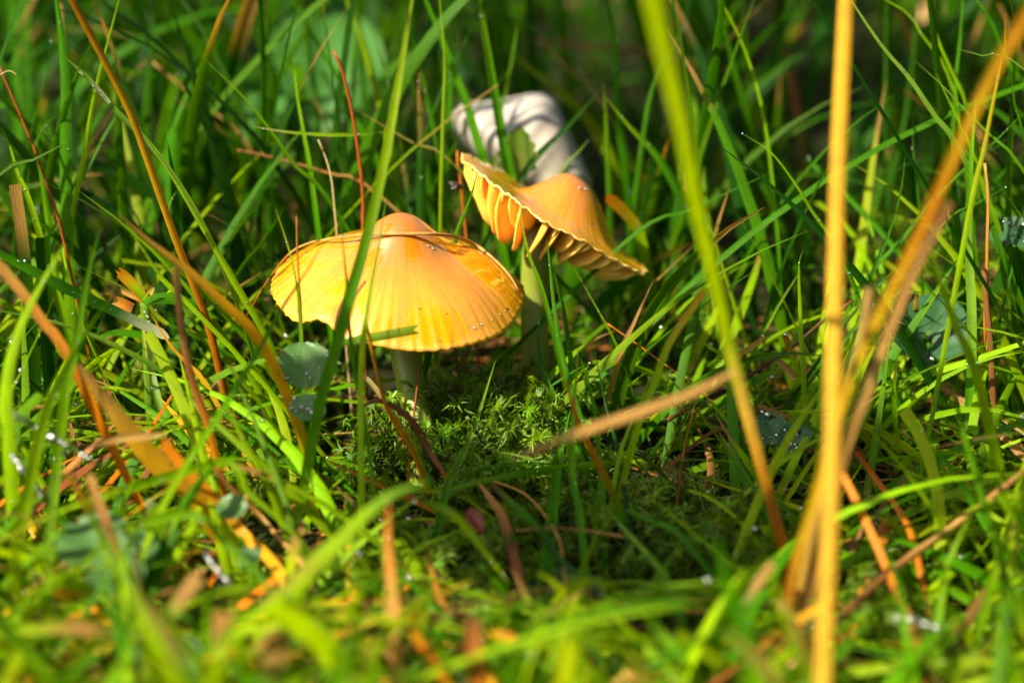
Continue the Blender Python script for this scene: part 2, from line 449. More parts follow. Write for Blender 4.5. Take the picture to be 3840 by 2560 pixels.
def mushroom(label, centre, rot, scale, R, zfun, rfun, gills, D, gth, stem_pts, stem_r, mat, specks, group):
    base = Vector(stem_pts[-1])
    root = empty('waxcap_mushroom', base); root['_at'] = tuple(base)
    tag(root, label, 'mushroom', group)
    Mx = Matrix.Translation(Vector(centre)) @ rot.to_4x4() @ Matrix.Scale(scale, 4)
    A = np.array(Mx)
    tw = lambda v: v @ A[:3, :3].T + A[:3, 3]
    v, f, uv = cap_surface(R, zfun, rfun)
    wv = tw(v)
    me = mesh_np('cap', wv, f, mat, uv)
    bvh = BVHTree.FromPolygons([tuple(p) for p in wv], [tuple(q) for q in f.tolist()])
    cap = obj('cap', me, root)
    for k, (ang, r0, r1, dd) in enumerate(gills):
        gv, gf = gill_mesh(ang, R, zfun, rfun, r0, r1, D * dd, k + 11, gth)
        obj('gill', mesh_np('gill', tw(gv), gf, M['gill']), root)
    P = catmull(stem_pts, 26)
    s = np.linspace(0, 1, 26)
    v, f, uv = tube(P, np.interp(s, np.linspace(0, 1, len(stem_r)), stem_r), 28, 0.012, 3)
    obj('stipe', quads_mesh('stipe', v, f, M['stipe'], uv), root)
    for (vx, vy, r) in specks:
        p = W(vx, vy, 0) - CAM
        hit, nn, _, _ = bvh.ray_cast(Vector(CAM), Vector(p).normalized())
        if hit is None: continue
        th = np.linspace(0, 2 * np.pi, 9, endpoint=False)
        q = nn.to_track_quat('Z', 'Y')
        ring = [np.array(hit + q @ Vector((r * math.cos(a) * 1.3, r * math.sin(a) * 0.8, 0.00002))) for a in th]
        vv = np.array(ring + [np.array(hit + nn * r * 0.6)])
        ff = np.array([[i, (i + 1) % 9, 9] for i in range(9)])
        obj('speck', mesh_np('speck', vv, ff, M['speck']), cap)
    return root, bvh

def sm(a, b, x):
    t = np.clip((x - a) / (b - a), 0, 1); return t * t * (3 - 2 * t)
def angd(a, b):
    return np.abs((a - b + np.pi) % (2 * np.pi) - np.pi)

# --- the nearer, bell-shaped one
R1 = 477
def z1(U, TH):
    z = 200 * (1 - U ** 2.7) + 120 * np.exp(-(U / 0.295) ** 2.3)
    z = z + sm(0.25, 0.9, U) * (0.45 * np.sin(46 * TH + 0.7) + 0.4 * np.sin(71 * TH)) * (0.5 + U)
    z = z + sm(0.6, 1, U) * (7 * np.sin(3 * TH + 1.0) + 5 * np.sin(7 * TH + 2))
    z = z + 55 * sm(0.72, 1.0, U) * np.exp(-(angd(TH, math.radians(236)) / 0.17) ** 2)       # lifted flap that shows the gills
    z = z - 22 * sm(0.7, 1, U) * np.exp(-(angd(TH, math.radians(249)) / 0.05) ** 2)
    z = z + sm(0.93, 1, U) * (2.5 * np.sin(92 * TH) + 2.5 * np.sin(57 * TH + 1))
    z = z + 5 * np.sin(2 * TH + 1) * U
    return z
def r1f(TH):
    return 1 + 0.006 * np.sin(92 * TH) + 0.005 * np.sin(61 * TH + 1) + 0.012 * np.sin(5 * TH) - 0.05 * np.exp(-(angd(TH, math.radians(247)) / 0.03) ** 2)
g1 = []
for k in range(34):
    a = 2 * math.pi * (k + 0.2 * math.sin(k * 3.1)) / 34
    g1.append((a, 0.13, 0.985, 1.0)); 
    g1.append((a + math.pi / 34, 0.55, 0.99, 0.6))
rot1 = Matrix.Rotation(math.radians(4.0), 3, 'Y') @ Matrix.Rotation(math.radians(3.5), 3, 'X')
c1 = W(1492 / SV, 1100 / SV, 0)
st1 = [W(925, 745, 0.0), W(934, 830, -0.001), W(950, 910, -0.002), W(968, 985, -0.003), W(976, 1040, -0.003)]
st1[-1][2] = -0.008
mush1, bvh1 = mushroom('glossy orange-yellow bell-shaped waxcap mushroom with a straw lying over its cap', c1, rot1, KPX, R1, z1, r1f, g1, 85, 11,
    st1, [0.0031, 0.0027, 0.0026, 0.0028, 0.0030], M['cap'],
    [(965, 709, 0.00020), (1026, 721, 0.00017), (1166, 709, 0.00026), (622, 648, 0.00030), (958, 747, 0.00012), (1010, 783, 0.00012)], 'waxcap mushrooms')

# --- the tilted one with broad exposed gills
R2 = 404
def z2(U, TH):
    s = 0.39 + 0.11 * np.cos(TH)
    z = 163 * np.exp(-(U / s) ** 2.6)
    z = z + sm(0.3, 1, U) * (4 * np.sin(5 * TH + 0.5) + 3 * np.sin(9 * TH)) - 12 * np.cos(TH) ** 2 * U * (np.cos(TH) > 0) + 8 * U ** 2 * (0.5 - 0.5 * np.cos(TH)) ** 2
    z = z + sm(0.4, 1, U) * (0.7 * np.sin(43 * TH) + 0.6 * np.sin(67 * TH + 1))
    z = z + sm(0.9, 1, U) * (3 * np.sin(31 * TH) + 2.5 * np.sin(53 * TH + 2) + 2 * np.sin(83 * TH))
    return z
def r2f(TH):
    return 1 + 0.007 * np.sin(31 * TH + 1) + 0.007 * np.sin(53 * TH) + 0.02 * np.sin(4 * TH + 2) + 0.010 * np.sin(19 * TH)
g2 = []
for k in range(27):
    a = 2 * math.pi * (k + 0.25 * math.sin(k * 2.3)) / 27
    g2.append((a, 0.12, 0.975, 0.9 + 0.18 * math.sin(k * 5.7)))
    g2.append((a + math.pi / 27 * (1 + 0.3 * math.sin(k * 1.9)), 0.52 + 0.1 * math.sin(k * 4.1), 0.985, 0.66 + 0.15 * math.sin(k * 3.3)))
T2 = 0.020
n2v = RIGHT * 0.510 + UP * 0.849 - FWD * 0.139
xax = RIGHT * 0.857 - UP * 0.515; xax = xax - n2v * (xax @ n2v) / (n2v @ n2v); xax /= np.linalg.norm(xax); n2u = n2v / np.linalg.norm(n2v)
yax = np.cross(n2u, xax)
rot2 = Matrix([[xax[i], yax[i], n2u[i]] for i in range(3)])
c2 = W(2080 / SV, 800 / SV, T2)
st2 = [W(1252, 520, T2), W(1236, 580, T2), W(1228, 660, T2 + 0.002), W(1228, 760, T2 + 0.003), W(1232, 850, T2 + 0.003)]
st2[-1][2] = -0.008
mush2, bvh2 = mushroom('tilted orange-yellow waxcap mushroom showing thick pleated gills under its raised rim', c2, rot2, KPX * (DIST + T2) / DIST, R2, z2, r2f, g2, 155, 24,
    st2, [0.0034, 0.0028, 0.0026, 0.0028, 0.0030], M['cap2'],
    [(1359, 511, 0.00016), (1232, 461, 0.00014), (1409, 606, 0.00014)], 'waxcap mushrooms')

# ------------------------------------------------------------------ grass blades and straws that can be told apart
C = dict(g=(.052, .20, .001), dg=(.018, .09, .003), yg=(.21, .36, .001), lg=(.16, .30, .025), ol=(.13, .20, .002), bl=(.03, .11, .02),
         yl=(.24, .40, .001), orr=(.44, .135, .003), yel=(.46, .255, .006), tan=(.36, .20, .05), br=(.16, .06, .016), rb=(.25, .05, .006), cream=(.50, .38, .18), dk=(.05, .028, .016), wh=(.6, .62, .4))
def colour_run(keys, s, r):
    k = keys.split('>')
    cs = np.array([C[q] for q in k])
    if len(k) == 1: c = np.repeat(cs, len(s), 0)
    else:
        x = np.linspace(0, 1, len(k))
        c = np.stack([np.interp(s, x, cs[:, i]) for i in range(3)], -1)
    return c * r.uniform(0.88, 1.12) * (1 + r.uniform(-0.05, 0.05, 3))

def ribbon(P, wid, phi, twist, fold, n_across=5, jag=None, r=None):
    """grass leaf along P: width faces roughly sideways, folded along its midrib"""
    m = len(P); T = nrm(np.gradient(P, axis=0))
    N0 = nrm(CAM + np.array([0.02, 0, 0.03]) - P.mean(0)); N0 = np.repeat(N0[None], m, 0)
    N0 = nrm(N0 - T * (N0 * T).sum(1, keepdims=True))
    B0 = np.cross(T, N0)
    a = phi + twist * np.linspace(-0.5, 0.5, m)
    Wd = B0 * np.cos(a)[:, None] + N0 * np.sin(a)[:, None]
    Nn = N0 * np.cos(a)[:, None] - B0 * np.sin(a)[:, None]
    x = np.linspace(-1, 1, n_across)
    v = P[:, None] + x[None, :, None] * (wid / 2)[:, None, None] * Wd[:, None] + (np.abs(x) ** 1.3)[None, :, None] * (fold * wid)[:, None, None] * Nn[:, None]
    if jag is not None:
        v[-1] += T[-1] * (jag * r.uniform(-1, 1, n_across))[:, None]
    L = np.concatenate([[0], np.cumsum(np.linalg.norm(np.diff(P, axis=0), axis=1))]) * 100
    uv = np.stack(np.meshgrid(np.linspace(0, 1, n_across), L, indexing='xy'), -1).reshape(-1, 2)
    i = np.arange(m * n_across).reshape(m, n_across)
    f = np.stack([i[:-1, :-1], i[:-1, 1:], i[1:, 1:], i[1:, :-1]], -1).reshape(-1, 4)
    return v.reshape(-1, 3), f, uv

hero_lines = []      # sampled for dew later
def hero(name, label, cat, group, shape, keys, width, pts, t0=0.0, t1=None, ext=True, phi=None, n=26, mat=None):
    """pts run from the root to the tip; width in overview units at the focus plane"""
    r = np.random.default_rng(abs(hash((round(pts[0][0]), round(pts[0][1]), round(pts[-1][0])))) % (2 ** 31))
    if t1 is None: t1 = t0
    pts = list(pts)
    if pts[-1][1] <= 8:                                   # leaves the picture at the top: grow on
        a, b = np.array(pts[-2], float), np.array(pts[-1], float); d = (b - a) / np.linalg.norm(b - a)
        pts.append(tuple(b + d * 110)); 
    q = np.array(pts, float); L = np.concatenate([[0], np.cumsum(np.linalg.norm(np.diff(q, axis=0), axis=1))]); L /= L[-1]
    P = np.array([W(x, y, min(t0 + (t1 - t0) * l, t_ground(y, 0.006) if y > 60 else 9)) for (x, y), l in zip(pts, L)])
    scale_t = (DIST + (t0 + t1) / 2) / DIST
    if ext and P[0][2] > 0.003:
        d = nrm(P[0] - P[1]); d = nrm(d + np.array([0, 0, -0.55])); 
        if d[2] > -0.35: d = nrm(np.array([d[0], d[1], -0.5]))
        st = (P[0][2] + 0.008) / -d[2]
        g = P[0] + d * st
        P = np.vstack([g, P[0] + d * st * 0.5, P])
    P = catmull(P, n)
    s = np.linspace(0, 1, n)
    wm = width * SV * KPX * scale_t
    col = colour_run(keys, s, r)
    base = P[0].copy()
    if shape in ('stem', 'twig'):
        wid = wm * (1.0 - 0.25 * s) / 2
        if shape == 'twig':
            wid = wid * (1 + 0.18 * (r.random(n) > 0.85) + r.uniform(-0.06, 0.06, n))
        v, f, uv = tube(P, wid, 10, 0.03 if shape == 'stem' else 0.09, int(r.integers(999)))
        cc = np.vstack([np.repeat(col, 10, 0), col[:1], col[-1:]])
        me = quads_mesh(name, v, f, M['drystem'], uv, cc)
    else:
        if shape == 'blade':
            wid = wm * (0.62 + 0.38 * np.minimum(1, s / 0.25)) * (1 - np.clip((s - 0.42) / 0.58, 0, 1) ** 1.7) + wm * 0.05
        elif shape == 'cut':
            wid = wm * (0.6 + 0.4 * np.minimum(1, s / 0.4))
        elif shape == 'lens':
            wid = wm * np.sin(np.pi * np.clip(s * 0.94 + 0.05, 0, 1)) ** 0.7 + wm * 0.04
        else:
            wid = np.full(n, wm)
        if phi == 'sun':            # this leaf happens to mirror the sun
            h = nrm(nrm(CAM - P.mean(0)) + SUN); Tm = nrm(P[-1] - P[0]); n0 = nrm(CAM - P.mean(0)); n0 = nrm(n0 - Tm * (n0 @ Tm)); b0 = np.cross(Tm, n0)
            phi = math.atan2(-(b0 @ h), n0 @ h)
        ph = r.uniform(-0.6, 0.6) if phi is None else phi
        wid = wid / max(0.75, math.cos(ph))
        jag = wm * 0.45 if shape == 'cut' else None
        v, f, uv = ribbon(P, wid, ph, r.uniform(-0.7, 0.7), r.uniform(0.10, 0.24) * r.choice([-1, 1]), 5, jag, r)
        dry = keys.split('>')[0] in ('orr', 'yel', 'tan', 'br', 'rb', 'cream', 'dk') and keys.split('>')[-1] in ('orr', 'yel', 'tan', 'br', 'rb', 'cream', 'dk')
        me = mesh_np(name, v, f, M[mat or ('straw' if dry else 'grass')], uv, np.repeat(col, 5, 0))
        hero_lines.append((v.reshape(n, 5, 3)[:, 1:4], wm))
    o = obj(name, me, None, base)
    tag(o, label, cat, group)
    return o

GB, ST = 'grass_shoot', 'straw'
G_BACK = 'green blades standing behind the mushrooms'
G_TUFT = 'thin blades of the tuft beside the tall orange straws'
G_FRONT = 'green blades at the foot of the mushrooms'
G_WEST = 'upright green blades around the long orange straw'
L_BACK = 'upright narrow green grass blade standing behind the two mushrooms'
L_TUFT = 'thin green grass blade in the open tuft beyond the tall orange straws'
L_FRONT = 'narrow green grass blade growing in front of the pale mushroom stem and moss'
L_WEST = 'upright green grass blade standing beside the long orange straw'
def B(label, keys, width, pts, t0=0.0, t1=None, shape='blade', group=None, cat='grass blade', name=GB, **kw):
    return hero(name, label, cat, group, shape, keys, width, pts, t0, t1, **kw)
def S(label, keys, width, pts, t0=0.0, t1=None, shape='stem', group=None, cat='straw', name=ST, **kw):
    return hero(name, label, cat, group, shape, keys, width, pts, t0, t1, **kw)

# around the long orange straw
S('long smooth orange straw stem leaning over, its rounded brown foot beside the mushroom cap', 'rb>orr>yel>yel>orr', 20, [(486, 772), (455, 680), (400, 540), (340, 370), (300, 260), (240, 140), (165, 0)], 0.0, -0.045)
B('thin yellow-green blade crossing behind the long orange straw', 'ol>yg>yg', 12, [(165, 500), (190, 380), (215, 230), (240, 130), (274, 0)], 0.012, 0.0)
B('broad upright green blade with a shadow band, beside the long orange straw', 'yg>g>g', 28, [(152, 520), (150, 350), (150, 200), (143, 100), (130, 0)], 0.012, 0.01)
B('pale yellow-green blade leaning along the long orange straw', 'g>yg>lg', 15, [(620, 790), (540, 650), (480, 545), (400, 410), (330, 310), (290, 235)], -0.004, -0.014)
B('green blade with a cut pale end touching the long orange straw', 'g>lg>lg', 13, [(560, 745), (500, 590), (420, 440), (340, 330), (262, 253)], 0.0, -0.01, 'cut')
B('short bleached blade tip poking out across the thin yellow-green blade', 'wh>lg>yg', 11, [(252, 237), (200, 180), (145, 128)], -0.016, -0.02, ext=False)
S('thin dark red-brown stem slanting among the bright blades', 'br>rb>rb>rb', 8, [(138, 520), (100, 400), (70, 320), (40, 250), (-5, 145)], 0.006, 0.006)
S('tiny bent cream hair caught on the red-brown stem', 'cream', 2.2, [(0, 172), (20, 163), (38, 171)], 0.003, ext=False, shape='stem')
B('grey-green blade tip slanting up beside the red-brown stem', 'g>bl>lg', 14, [(-20, 415), (80, 365), (158, 324)], 0.0, 0.0)
B('bright green blade curving at the outer edge below the red-brown stem', 'g>yg', 17, [(70, 470), (40, 400), (20, 330), (0, 290)], 0.0, group=G_WEST)
B('thin soft blade standing behind the red-brown stem', 'g', 10, [(65, 340), (104, 182), (117, 95)], 0.03, group=G_WEST)
B('wide soft bright green blade in the dim grass far behind the red-brown stem', 'g>g', 38, [(40, 420), (30, 200), (21, 0)], 0.10)
B('dim upright blade beside the wide soft bright blade', 'dg>g', 16, [(66, 260), (62, 120), (66, 0)], 0.09, group=G_WEST)
B('short cut-off broad green blade behind the leaning pale blade', 'dg>g', 38, [(397, 440), (398, 380), (400, 306)], 0.035, 0.035, 'cut')
B('arching green blade bending over behind the long orange straw', 'g>g>g', 14, [(180, 300), (247, 170), (326, 168), (417, 200), (470, 250)], 0.06)
B('blurred tall blade leaning in the dim grass beyond the leaning pale blade', 'g>g>g', 14, [(391, 320), (443, 188), (508, 83)], 0.05, group=G_WEST)
B('shorter blurred blade beside the tall leaning one in the dim grass', 'g>g', 12, [(385, 300), (417, 188), (464, 104)], 0.055, group=G_WEST)
S('thin dull brown straw slanting in the dim grass behind the pale leaning blade', 'br>tan', 8, [(560, 320), (480, 250), (404, 188), (344, 138)], 0.06)
B('slender green blade bending down towards the umbo of the bell-shaped cap', 'g>g>yg', 10, [(740, 440), (680, 385), (620, 300), (560, 225), (472, 138)], 0.02, 0.015)
B('short yellow-green blade bending at the foot of the broad upright blade', 'yg>g', 16, [(100, 420), (85, 330), (110, 285), (135, 262)], 0.02, group=G_WEST)
B('pale-tipped blade hooked behind the long orange straw', 'g>g>lg', 12, [(460, 700), (420, 600), (385, 490), (405, 440)], 0.01, group=G_WEST)
B('dark blade slanting up to the bell-shaped cap edge', 'dg>g', 13, [(540, 640), (600, 560), (640, 500), (655, 470)], 0.02, group=G_WEST)
# lower corner by the torn stub
B('blurred yellow blade with a torn brown tip lying over the long orange straw', 'yg>yel>yel>tan', 26, [(640, 870), (580, 765), (520, 705), (430, 620), (350, 560), (270, 490)], -0.035, -0.05)
S('blurred orange straw stub slanting down through the bright grass', 'orr>orr>tan', 22, [(150, 805), (100, 740), (50, 670), (-20, 590)], -0.05, -0.055, shape='cut')
B('wide blurred orange dead blade lying low in the sunlit grass', 'orr>yel>yel>tan', 50, [(430, 1120), (380, 1080), (330, 1030), (250, 930), (180, 835)], -0.05, -0.06, 'lens', name='withered_leaf', cat='dead leaf')
S('orange straw ending beside the wide orange dead blade', 'yel>yel>orr', 24, [(640, 1310), (560, 1225), (500, 1150), (430, 1080), (375, 1015)], -0.05, -0.055, shape='cut')
S('narrow orange-brown straw widening downward in front of the torn stub', 'orr>orr>br>tan', 17, [(480, 990), (453, 912), (431, 834), (415, 740), (403, 615)], -0.042, -0.05, shape='cut')
B('short yellow-orange blade beside the torn stub', 'yel>yel>orr', 11, [(470, 880), (430, 835), (391, 793), (346, 720)], -0.01)
S('glossy tan-brown straw slanting between orange straws', 'tan>tan>br', 14, [(697, 1300), (640, 1235), (600, 1185), (540, 1130), (484, 1066)], -0.045, -0.05)
S('brown flat straw standing in the lowest grass', 'orr>rb>br>tan', 19, [(335, 1460), (310, 1380), (277, 1280), (240, 1190), (202, 1085)], -0.075, -0.08, shape='cut')
S('tan dry blade lying level above the wide orange dead blade', 'tan>tan>br', 20, [(380, 998), (262, 1006), (195, 1029)], -0.066, -0.068, shape='lens', ext=False)
B('long dark green blade with a cut pale end slanting to the torn stub', 'g>g>dg>dg>wh', 25, [(-30, 570), (0, 584), (78, 624), (156, 665), (250, 709), (380, 772)], -0.022, -0.008, 'cut', ext=False)
B('long light green blade lying under the torn stub', 'lg>g>lg>lg', 13, [(430, 918), (375, 855), (281, 802), (156, 749), (0, 714), (-40, 705)], -0.02, -0.03)
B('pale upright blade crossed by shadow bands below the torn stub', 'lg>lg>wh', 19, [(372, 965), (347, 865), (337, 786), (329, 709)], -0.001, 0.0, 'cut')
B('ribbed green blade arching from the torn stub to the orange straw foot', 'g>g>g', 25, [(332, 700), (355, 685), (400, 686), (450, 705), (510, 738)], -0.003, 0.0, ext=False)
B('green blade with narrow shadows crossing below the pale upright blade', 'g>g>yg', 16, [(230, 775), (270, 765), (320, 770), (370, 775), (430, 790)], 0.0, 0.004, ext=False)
B('bright yellow-green blurred blade slanting up towards the cap edge', 'yg>yg>g>dg', 15, [(340, 1240), (420, 1080), (500, 960), (580, 830), (650, 705), (700, 630), (745, 554)], -0.075, -0.04)
for own, (k, wd, pp, a, b) in zip(['widest blurred yellow-green blade leaning over the orange straw stub',
    'blurred upright yellow-green blade behind the orange straw stub',
    'blurred bright blade leaning between the stub and the wide orange dead blade',
    'blurred bright blade standing beside the string of wet drops',
    'blurred broad blade slanting down beneath the glossy tan-brown straw',
    'blurred blade lying along the glossy tan-brown straw',
    'blurred thin blade leaning over the narrow orange-brown straw',
    'very wide pale blurred blade arching at the lowest grass edge'], [
    ('yg>yg', 30, [(20, 1050), (10, 900), (40, 760), (100, 640), (150, 560)], -0.06, -0.06), ('yg>g', 24, [(150, 900), (175, 780), (200, 640), (230, 520)], -0.05, -0.05),
    ('yg>yg>g', 28, [(90, 1000), (130, 880), (200, 760), (250, 690)], -0.065, -0.06), ('yg>lg', 20, [(110, 1300), (120, 1160), (150, 1040)], -0.08, -0.08),
    ('yg>g', 26, [(420, 1180), (520, 1250), (600, 1330), (700, 1480)], -0.08, -0.09), ('g>yg', 22, [(520, 1060), (560, 1120), (650, 1200), (740, 1300)], -0.065, -0.07),
    ('yg>yg', 18, [(620, 1120), (560, 1010), (500, 880)], -0.05, -0.05), ('yg>lg>lg', 34, [(800, 1600), (760, 1480), (690, 1400), (620, 1350)], -0.1, -0.1)]):
    B(own, k, wd, pp, a, b, group='blurred sunlit blades around the orange straws')

wet = []
for (pp, t, wd, key, lab) in [([(20, 945), (60, 968), (110, 1000), (170, 1032), (230, 1070)], -0.056, 15, 'lg>lg>g', 'wet pale blade strung with bright drops above the blurred clover'), ([(22, 1040), (45, 1070), (70, 1105), (95, 1140)], -0.06, 10, 'g>lg>lg', 'short wet blade with glinting drops near the brown flat straw'),
    ([(470, 1270), (500, 1310), (525, 1345)], -0.07, 14, 'lg>wh>lg', 'short pale wet leaf end glinting below the orange straws'), ([(2035, 1418), (2090, 1425), (2160, 1442)], -0.085, 20, 'lg>wh>lg', 'wet shining leaf lying below the knobbly twig')]:
    B(lab, key, wd, pp, t, ext=False, phi='sun', mat='wet'); wet += [(pp, t)]

# in front of the bell-shaped cap
B('tall broad green blade crossing in front of the bell-shaped cap', 'yg>g>g>yg>ol', 27, [(732, 930), (765, 820), (800, 690), (842, 545), (880, 380), (910, 220), (935, 60), (946, 0)], -0.047, -0.040, phi=-0.2)
B('thin yellow-green blade bent in front of the bell-shaped cap', 'yg>g>g', 11, [(856, 1095), (838, 965), (815, 850), (802, 740), (796, 640), (785, 540), (780, 486)], -0.045, -0.036)
B('yellow-green blade rising close beside the tall broad blade', 'yg>yg>g', 14, [(829, 1108), (828, 950), (832, 800), (848, 680), (870, 560), (888, 450)], -0.046, -0.036)
S('thin upright tan straw in front of the bell-shaped cap edge', 'tan>tan>orr>br', 6.5, [(695, 790), (690, 690), (684, 600), (681, 497)], -0.026)
B('thin green blade leaning against the upright tan straw', 'g>g>yg', 8, [(693, 800), (690, 740), (680, 640), (660, 560), (632, 478)], -0.027, -0.025)
B('pale green cut blade end lying across the lower cap edge', 'g>lg>lg', 22, [(775, 791), (800, 784), (870, 772), (957, 757)], -0.032, -0.029, 'cut', ext=False, phi=0.0)
S('yellow-orange straw rising to the cut blade end at the cap edge', 'yel>orr>orr>yel', 11, [(945, 1032), (900, 960), (880, 910), (864, 850), (851, 788), (840, 738)], -0.026, -0.034)
B('short yellow blade with a cut tip leaning before the mushroom stem', 'g>yg>yel>cream', 13, [(950, 1030), (900, 950), (870, 905), (842, 871)], -0.018, -0.02, 'cut')
S('thin red-brown stalk standing against the pale mushroom stem', 'orr>rb>br', 6.5, [(944, 1012), (950, 960), (960, 870), (968, 806)], -0.014, -0.012)
S('dry brown blade arching down in front of the moss', 'rb>br>br>br>br', 15, [(1035, 1108), (990, 1040), (950, 970), (900, 930), (862, 920), (800, 946)], -0.024, -0.028, shape='lens', cat='dead leaf', name='withered_leaf', ext=False)
S('straw arching off the tip of the bell-shaped cap', 'tan>orr', 4.5, [(1394, 742), (1470, 795), (1537, 844), (1612, 896)][::-1], 0.004, 0.004)
# moss window
B('short broad green blade with a bright tip standing in the moss', 'g>g>lg>lg', 17, [(1028, 1112), (1060, 1050), (1090, 980), (1115, 900), (1138, 828)], -0.016, -0.014)
B('thin green blade lying level on top of the moss', 'g>g>g', 7, [(1312, 992), (1260, 960), (1180, 930), (1100, 917), (1030, 911)], -0.006, -0.004)
B('flat green blade slanting down from the moss top', 'g>g>lg', 17, [(1330, 1040), (1290, 980), (1235, 908)], -0.008, -0.004)
B('thin green blade curving level from the brown blade foot', 'g>g>dg', 8, [(1048, 1100), (1110, 1074), (1204, 1063), (1313, 1068)], -0.02, -0.018, ext=False)
B('long shiny green blade with a cut end lying level below the moss', 'lg>g>yg', 15, [(1040, 1122), (1141, 1099), (1266, 1077), (1360, 1068), (1440, 1058)], -0.022, -0.02, 'cut', ext=False)
B('very thin green blade slanting over the lower moss', 'g>lg', 6, [(1240, 1067), (1141, 1034), (1065, 1001)], -0.016)
S('slim curved tan stalk arching below the moss', 'yel>tan>tan', 6, [(1292, 1278), (1282, 1233), (1250, 1180), (1204, 1133), (1135, 1104)], -0.03, -0.024)
S('flat brown dead blade leaning under the shiny level blade', 'br>br>tan', 21, [(1160, 1202), (1130, 1150), (1097, 1106)], -0.028, shape='lens', cat='dead leaf', name='withered_leaf')
B('broad green blade with a brown base slanting down below the moss', 'br>g>dg>bl>bl', 19, [(1129, 1112), (1172, 1155), (1235, 1218), (1282, 1283), (1320, 1320), (1350, 1375)], -0.026, -0.034, ext=False)
S('level thin tan straw under the curved tan stalk', 'tan>br>tan', 5.5, [(1435, 1232), (1298, 1213), (1185, 1218)], -0.028, ext=False)
S('wide blurred beige straw hanging slantwise over the moss', 'tan>tan>tan', 22, [(1690, 850), (1600, 895), (1471, 942), (1330, 990), (1170, 1056)], -0.095, -0.10, shape='lens', ext=False)
B('blade with a blurred orange tip standing beside the moss', 'g>g>orr>orr', 18, [(1420, 1170), (1380, 1080), (1335, 990), (1308, 906), (1287, 840)], -0.045, -0.05)
FRONT_LABELS = ['dark blue-green blade standing at the edge of the moss under the tilted cap',
    'long green blade rising from the moss up to the gills',
    'upright yellow-tipped blade beside the orange-tipped blade',
    'green blade leaning just beyond the orange-tipped blade',
    'thin bright blade leaning across the wide beige straw',
    'narrow bluish blade leaning behind the wide beige straw',
    'wide short green blade standing below the moss edge',
    'small thin blade leaning by the curved tan stalk']
for own, (k, wd, pp, a, b) in zip(FRONT_LABELS, [
    ('g>g>bl', 18, [(1300, 960), (1283, 928), (1256, 873), (1237, 796), (1238, 730)], -0.004, 0.0), ('g>g>g', 13, [(1345, 1000), (1301, 857), (1275, 720), (1262, 600), (1255, 545)], -0.012, -0.006),
    ('g>g>yg', 17, [(1335, 1195), (1317, 1102), (1314, 1010), (1320, 918), (1330, 780)], -0.035, -0.03), ('g>g', 14, [(1384, 1150), (1373, 1010), (1357, 903), (1332, 818)], -0.03, -0.024),
    ('g>yg', 11, [(1405, 1140), (1424, 1041), (1454, 961), (1500, 850)], -0.035, -0.035), ('dg>bl', 12, [(1440, 1170), (1421, 1041), (1393, 934), (1363, 790)], -0.014, -0.01),
    ('g>g', 24, [(1268, 1190), (1283, 1065), (1296, 1000), (1310, 940)], -0.02, -0.014), ('g>g', 9, [(1258, 1215), (1285, 1130), (1302, 1080)], -0.028, -0.024)]):
    B(own, k, wd, pp, a, b, group=G_FRONT)
B('thick bright blade with a blunt pale tip beside the wide beige straw', 'g>yg>yg>yel', 17, [(1470, 960), (1507, 870), (1534, 795), (1575, 731), (1620, 665)], -0.036, -0.04, 'cut')
S('split tan straw tip standing under the tilted cap rim', 'g>tan>tan', 12, [(1430, 800), (1455, 745), (1475, 700), (1502, 641)], 0.002, shape='blade')
# behind
S('slim upright red-brown stem with a pointed tip behind the bell-shaped cap', 'br>rb>rb>rb', 10, [(834, 540), (832, 430), (820, 330), (805, 240), (785, 160), (766, 117)], 0.012, 0.008)
B('thin level green blade lying across behind the red-brown stem', 'g>yg>yg>cream', 8, [(880, 303), (812, 309), (734, 309), (655, 303), (583, 291)], 0.014, 0.012, ext=False)
S('thin tan straw slanting behind the bell-shaped cap', 'tan>tan>br', 8, [(850, 432), (760, 400), (640, 365), (545, 345)], 0.03)
S('fine cream hair-like stalk curling down behind the bell-shaped cap', 'cream', 4, [(768, 475), (760, 406), (749, 365), (731, 321)], 0.016)
BACK_LABELS = ['green blade leaning diagonally across behind the slim red-brown stem',
    'yellow-green blade slanting between the red-brown stem and the tall broad blade',
    'straight thin green blade standing alone in the dim gap beside the weed leaf',
    'green blade with a grey tip rising beside the fine cream hair-like stalk',
    'narrow yellowish blade tip close behind the tall broad blade',
    'low slender blade with a tan tip lying from the tall broad blade to the stone',
    'wide dark green blade narrowing to a thin tan tip behind the bell-shaped cap',
    'thin blade leaning just behind the wide tan-tipped blade',
    'fine blade crossing behind the long thin upright blade',
    'soft upright blade just behind the long thin upright blade',
    'very long thin bright upright blade between the two mushrooms',
    'blurred short blade beyond the wide tan-tipped blade',
    'thin yellow-green blade rising from the top of the white stone',
    'straight pale-edged blade standing behind the tilted cap umbo',
    'broad soft blade rising behind the straight pale-edged blade',
    'thin curving blade leaning towards the tall yellow-green stem',
    'dark narrow blade standing directly behind the tall yellow-green stem']
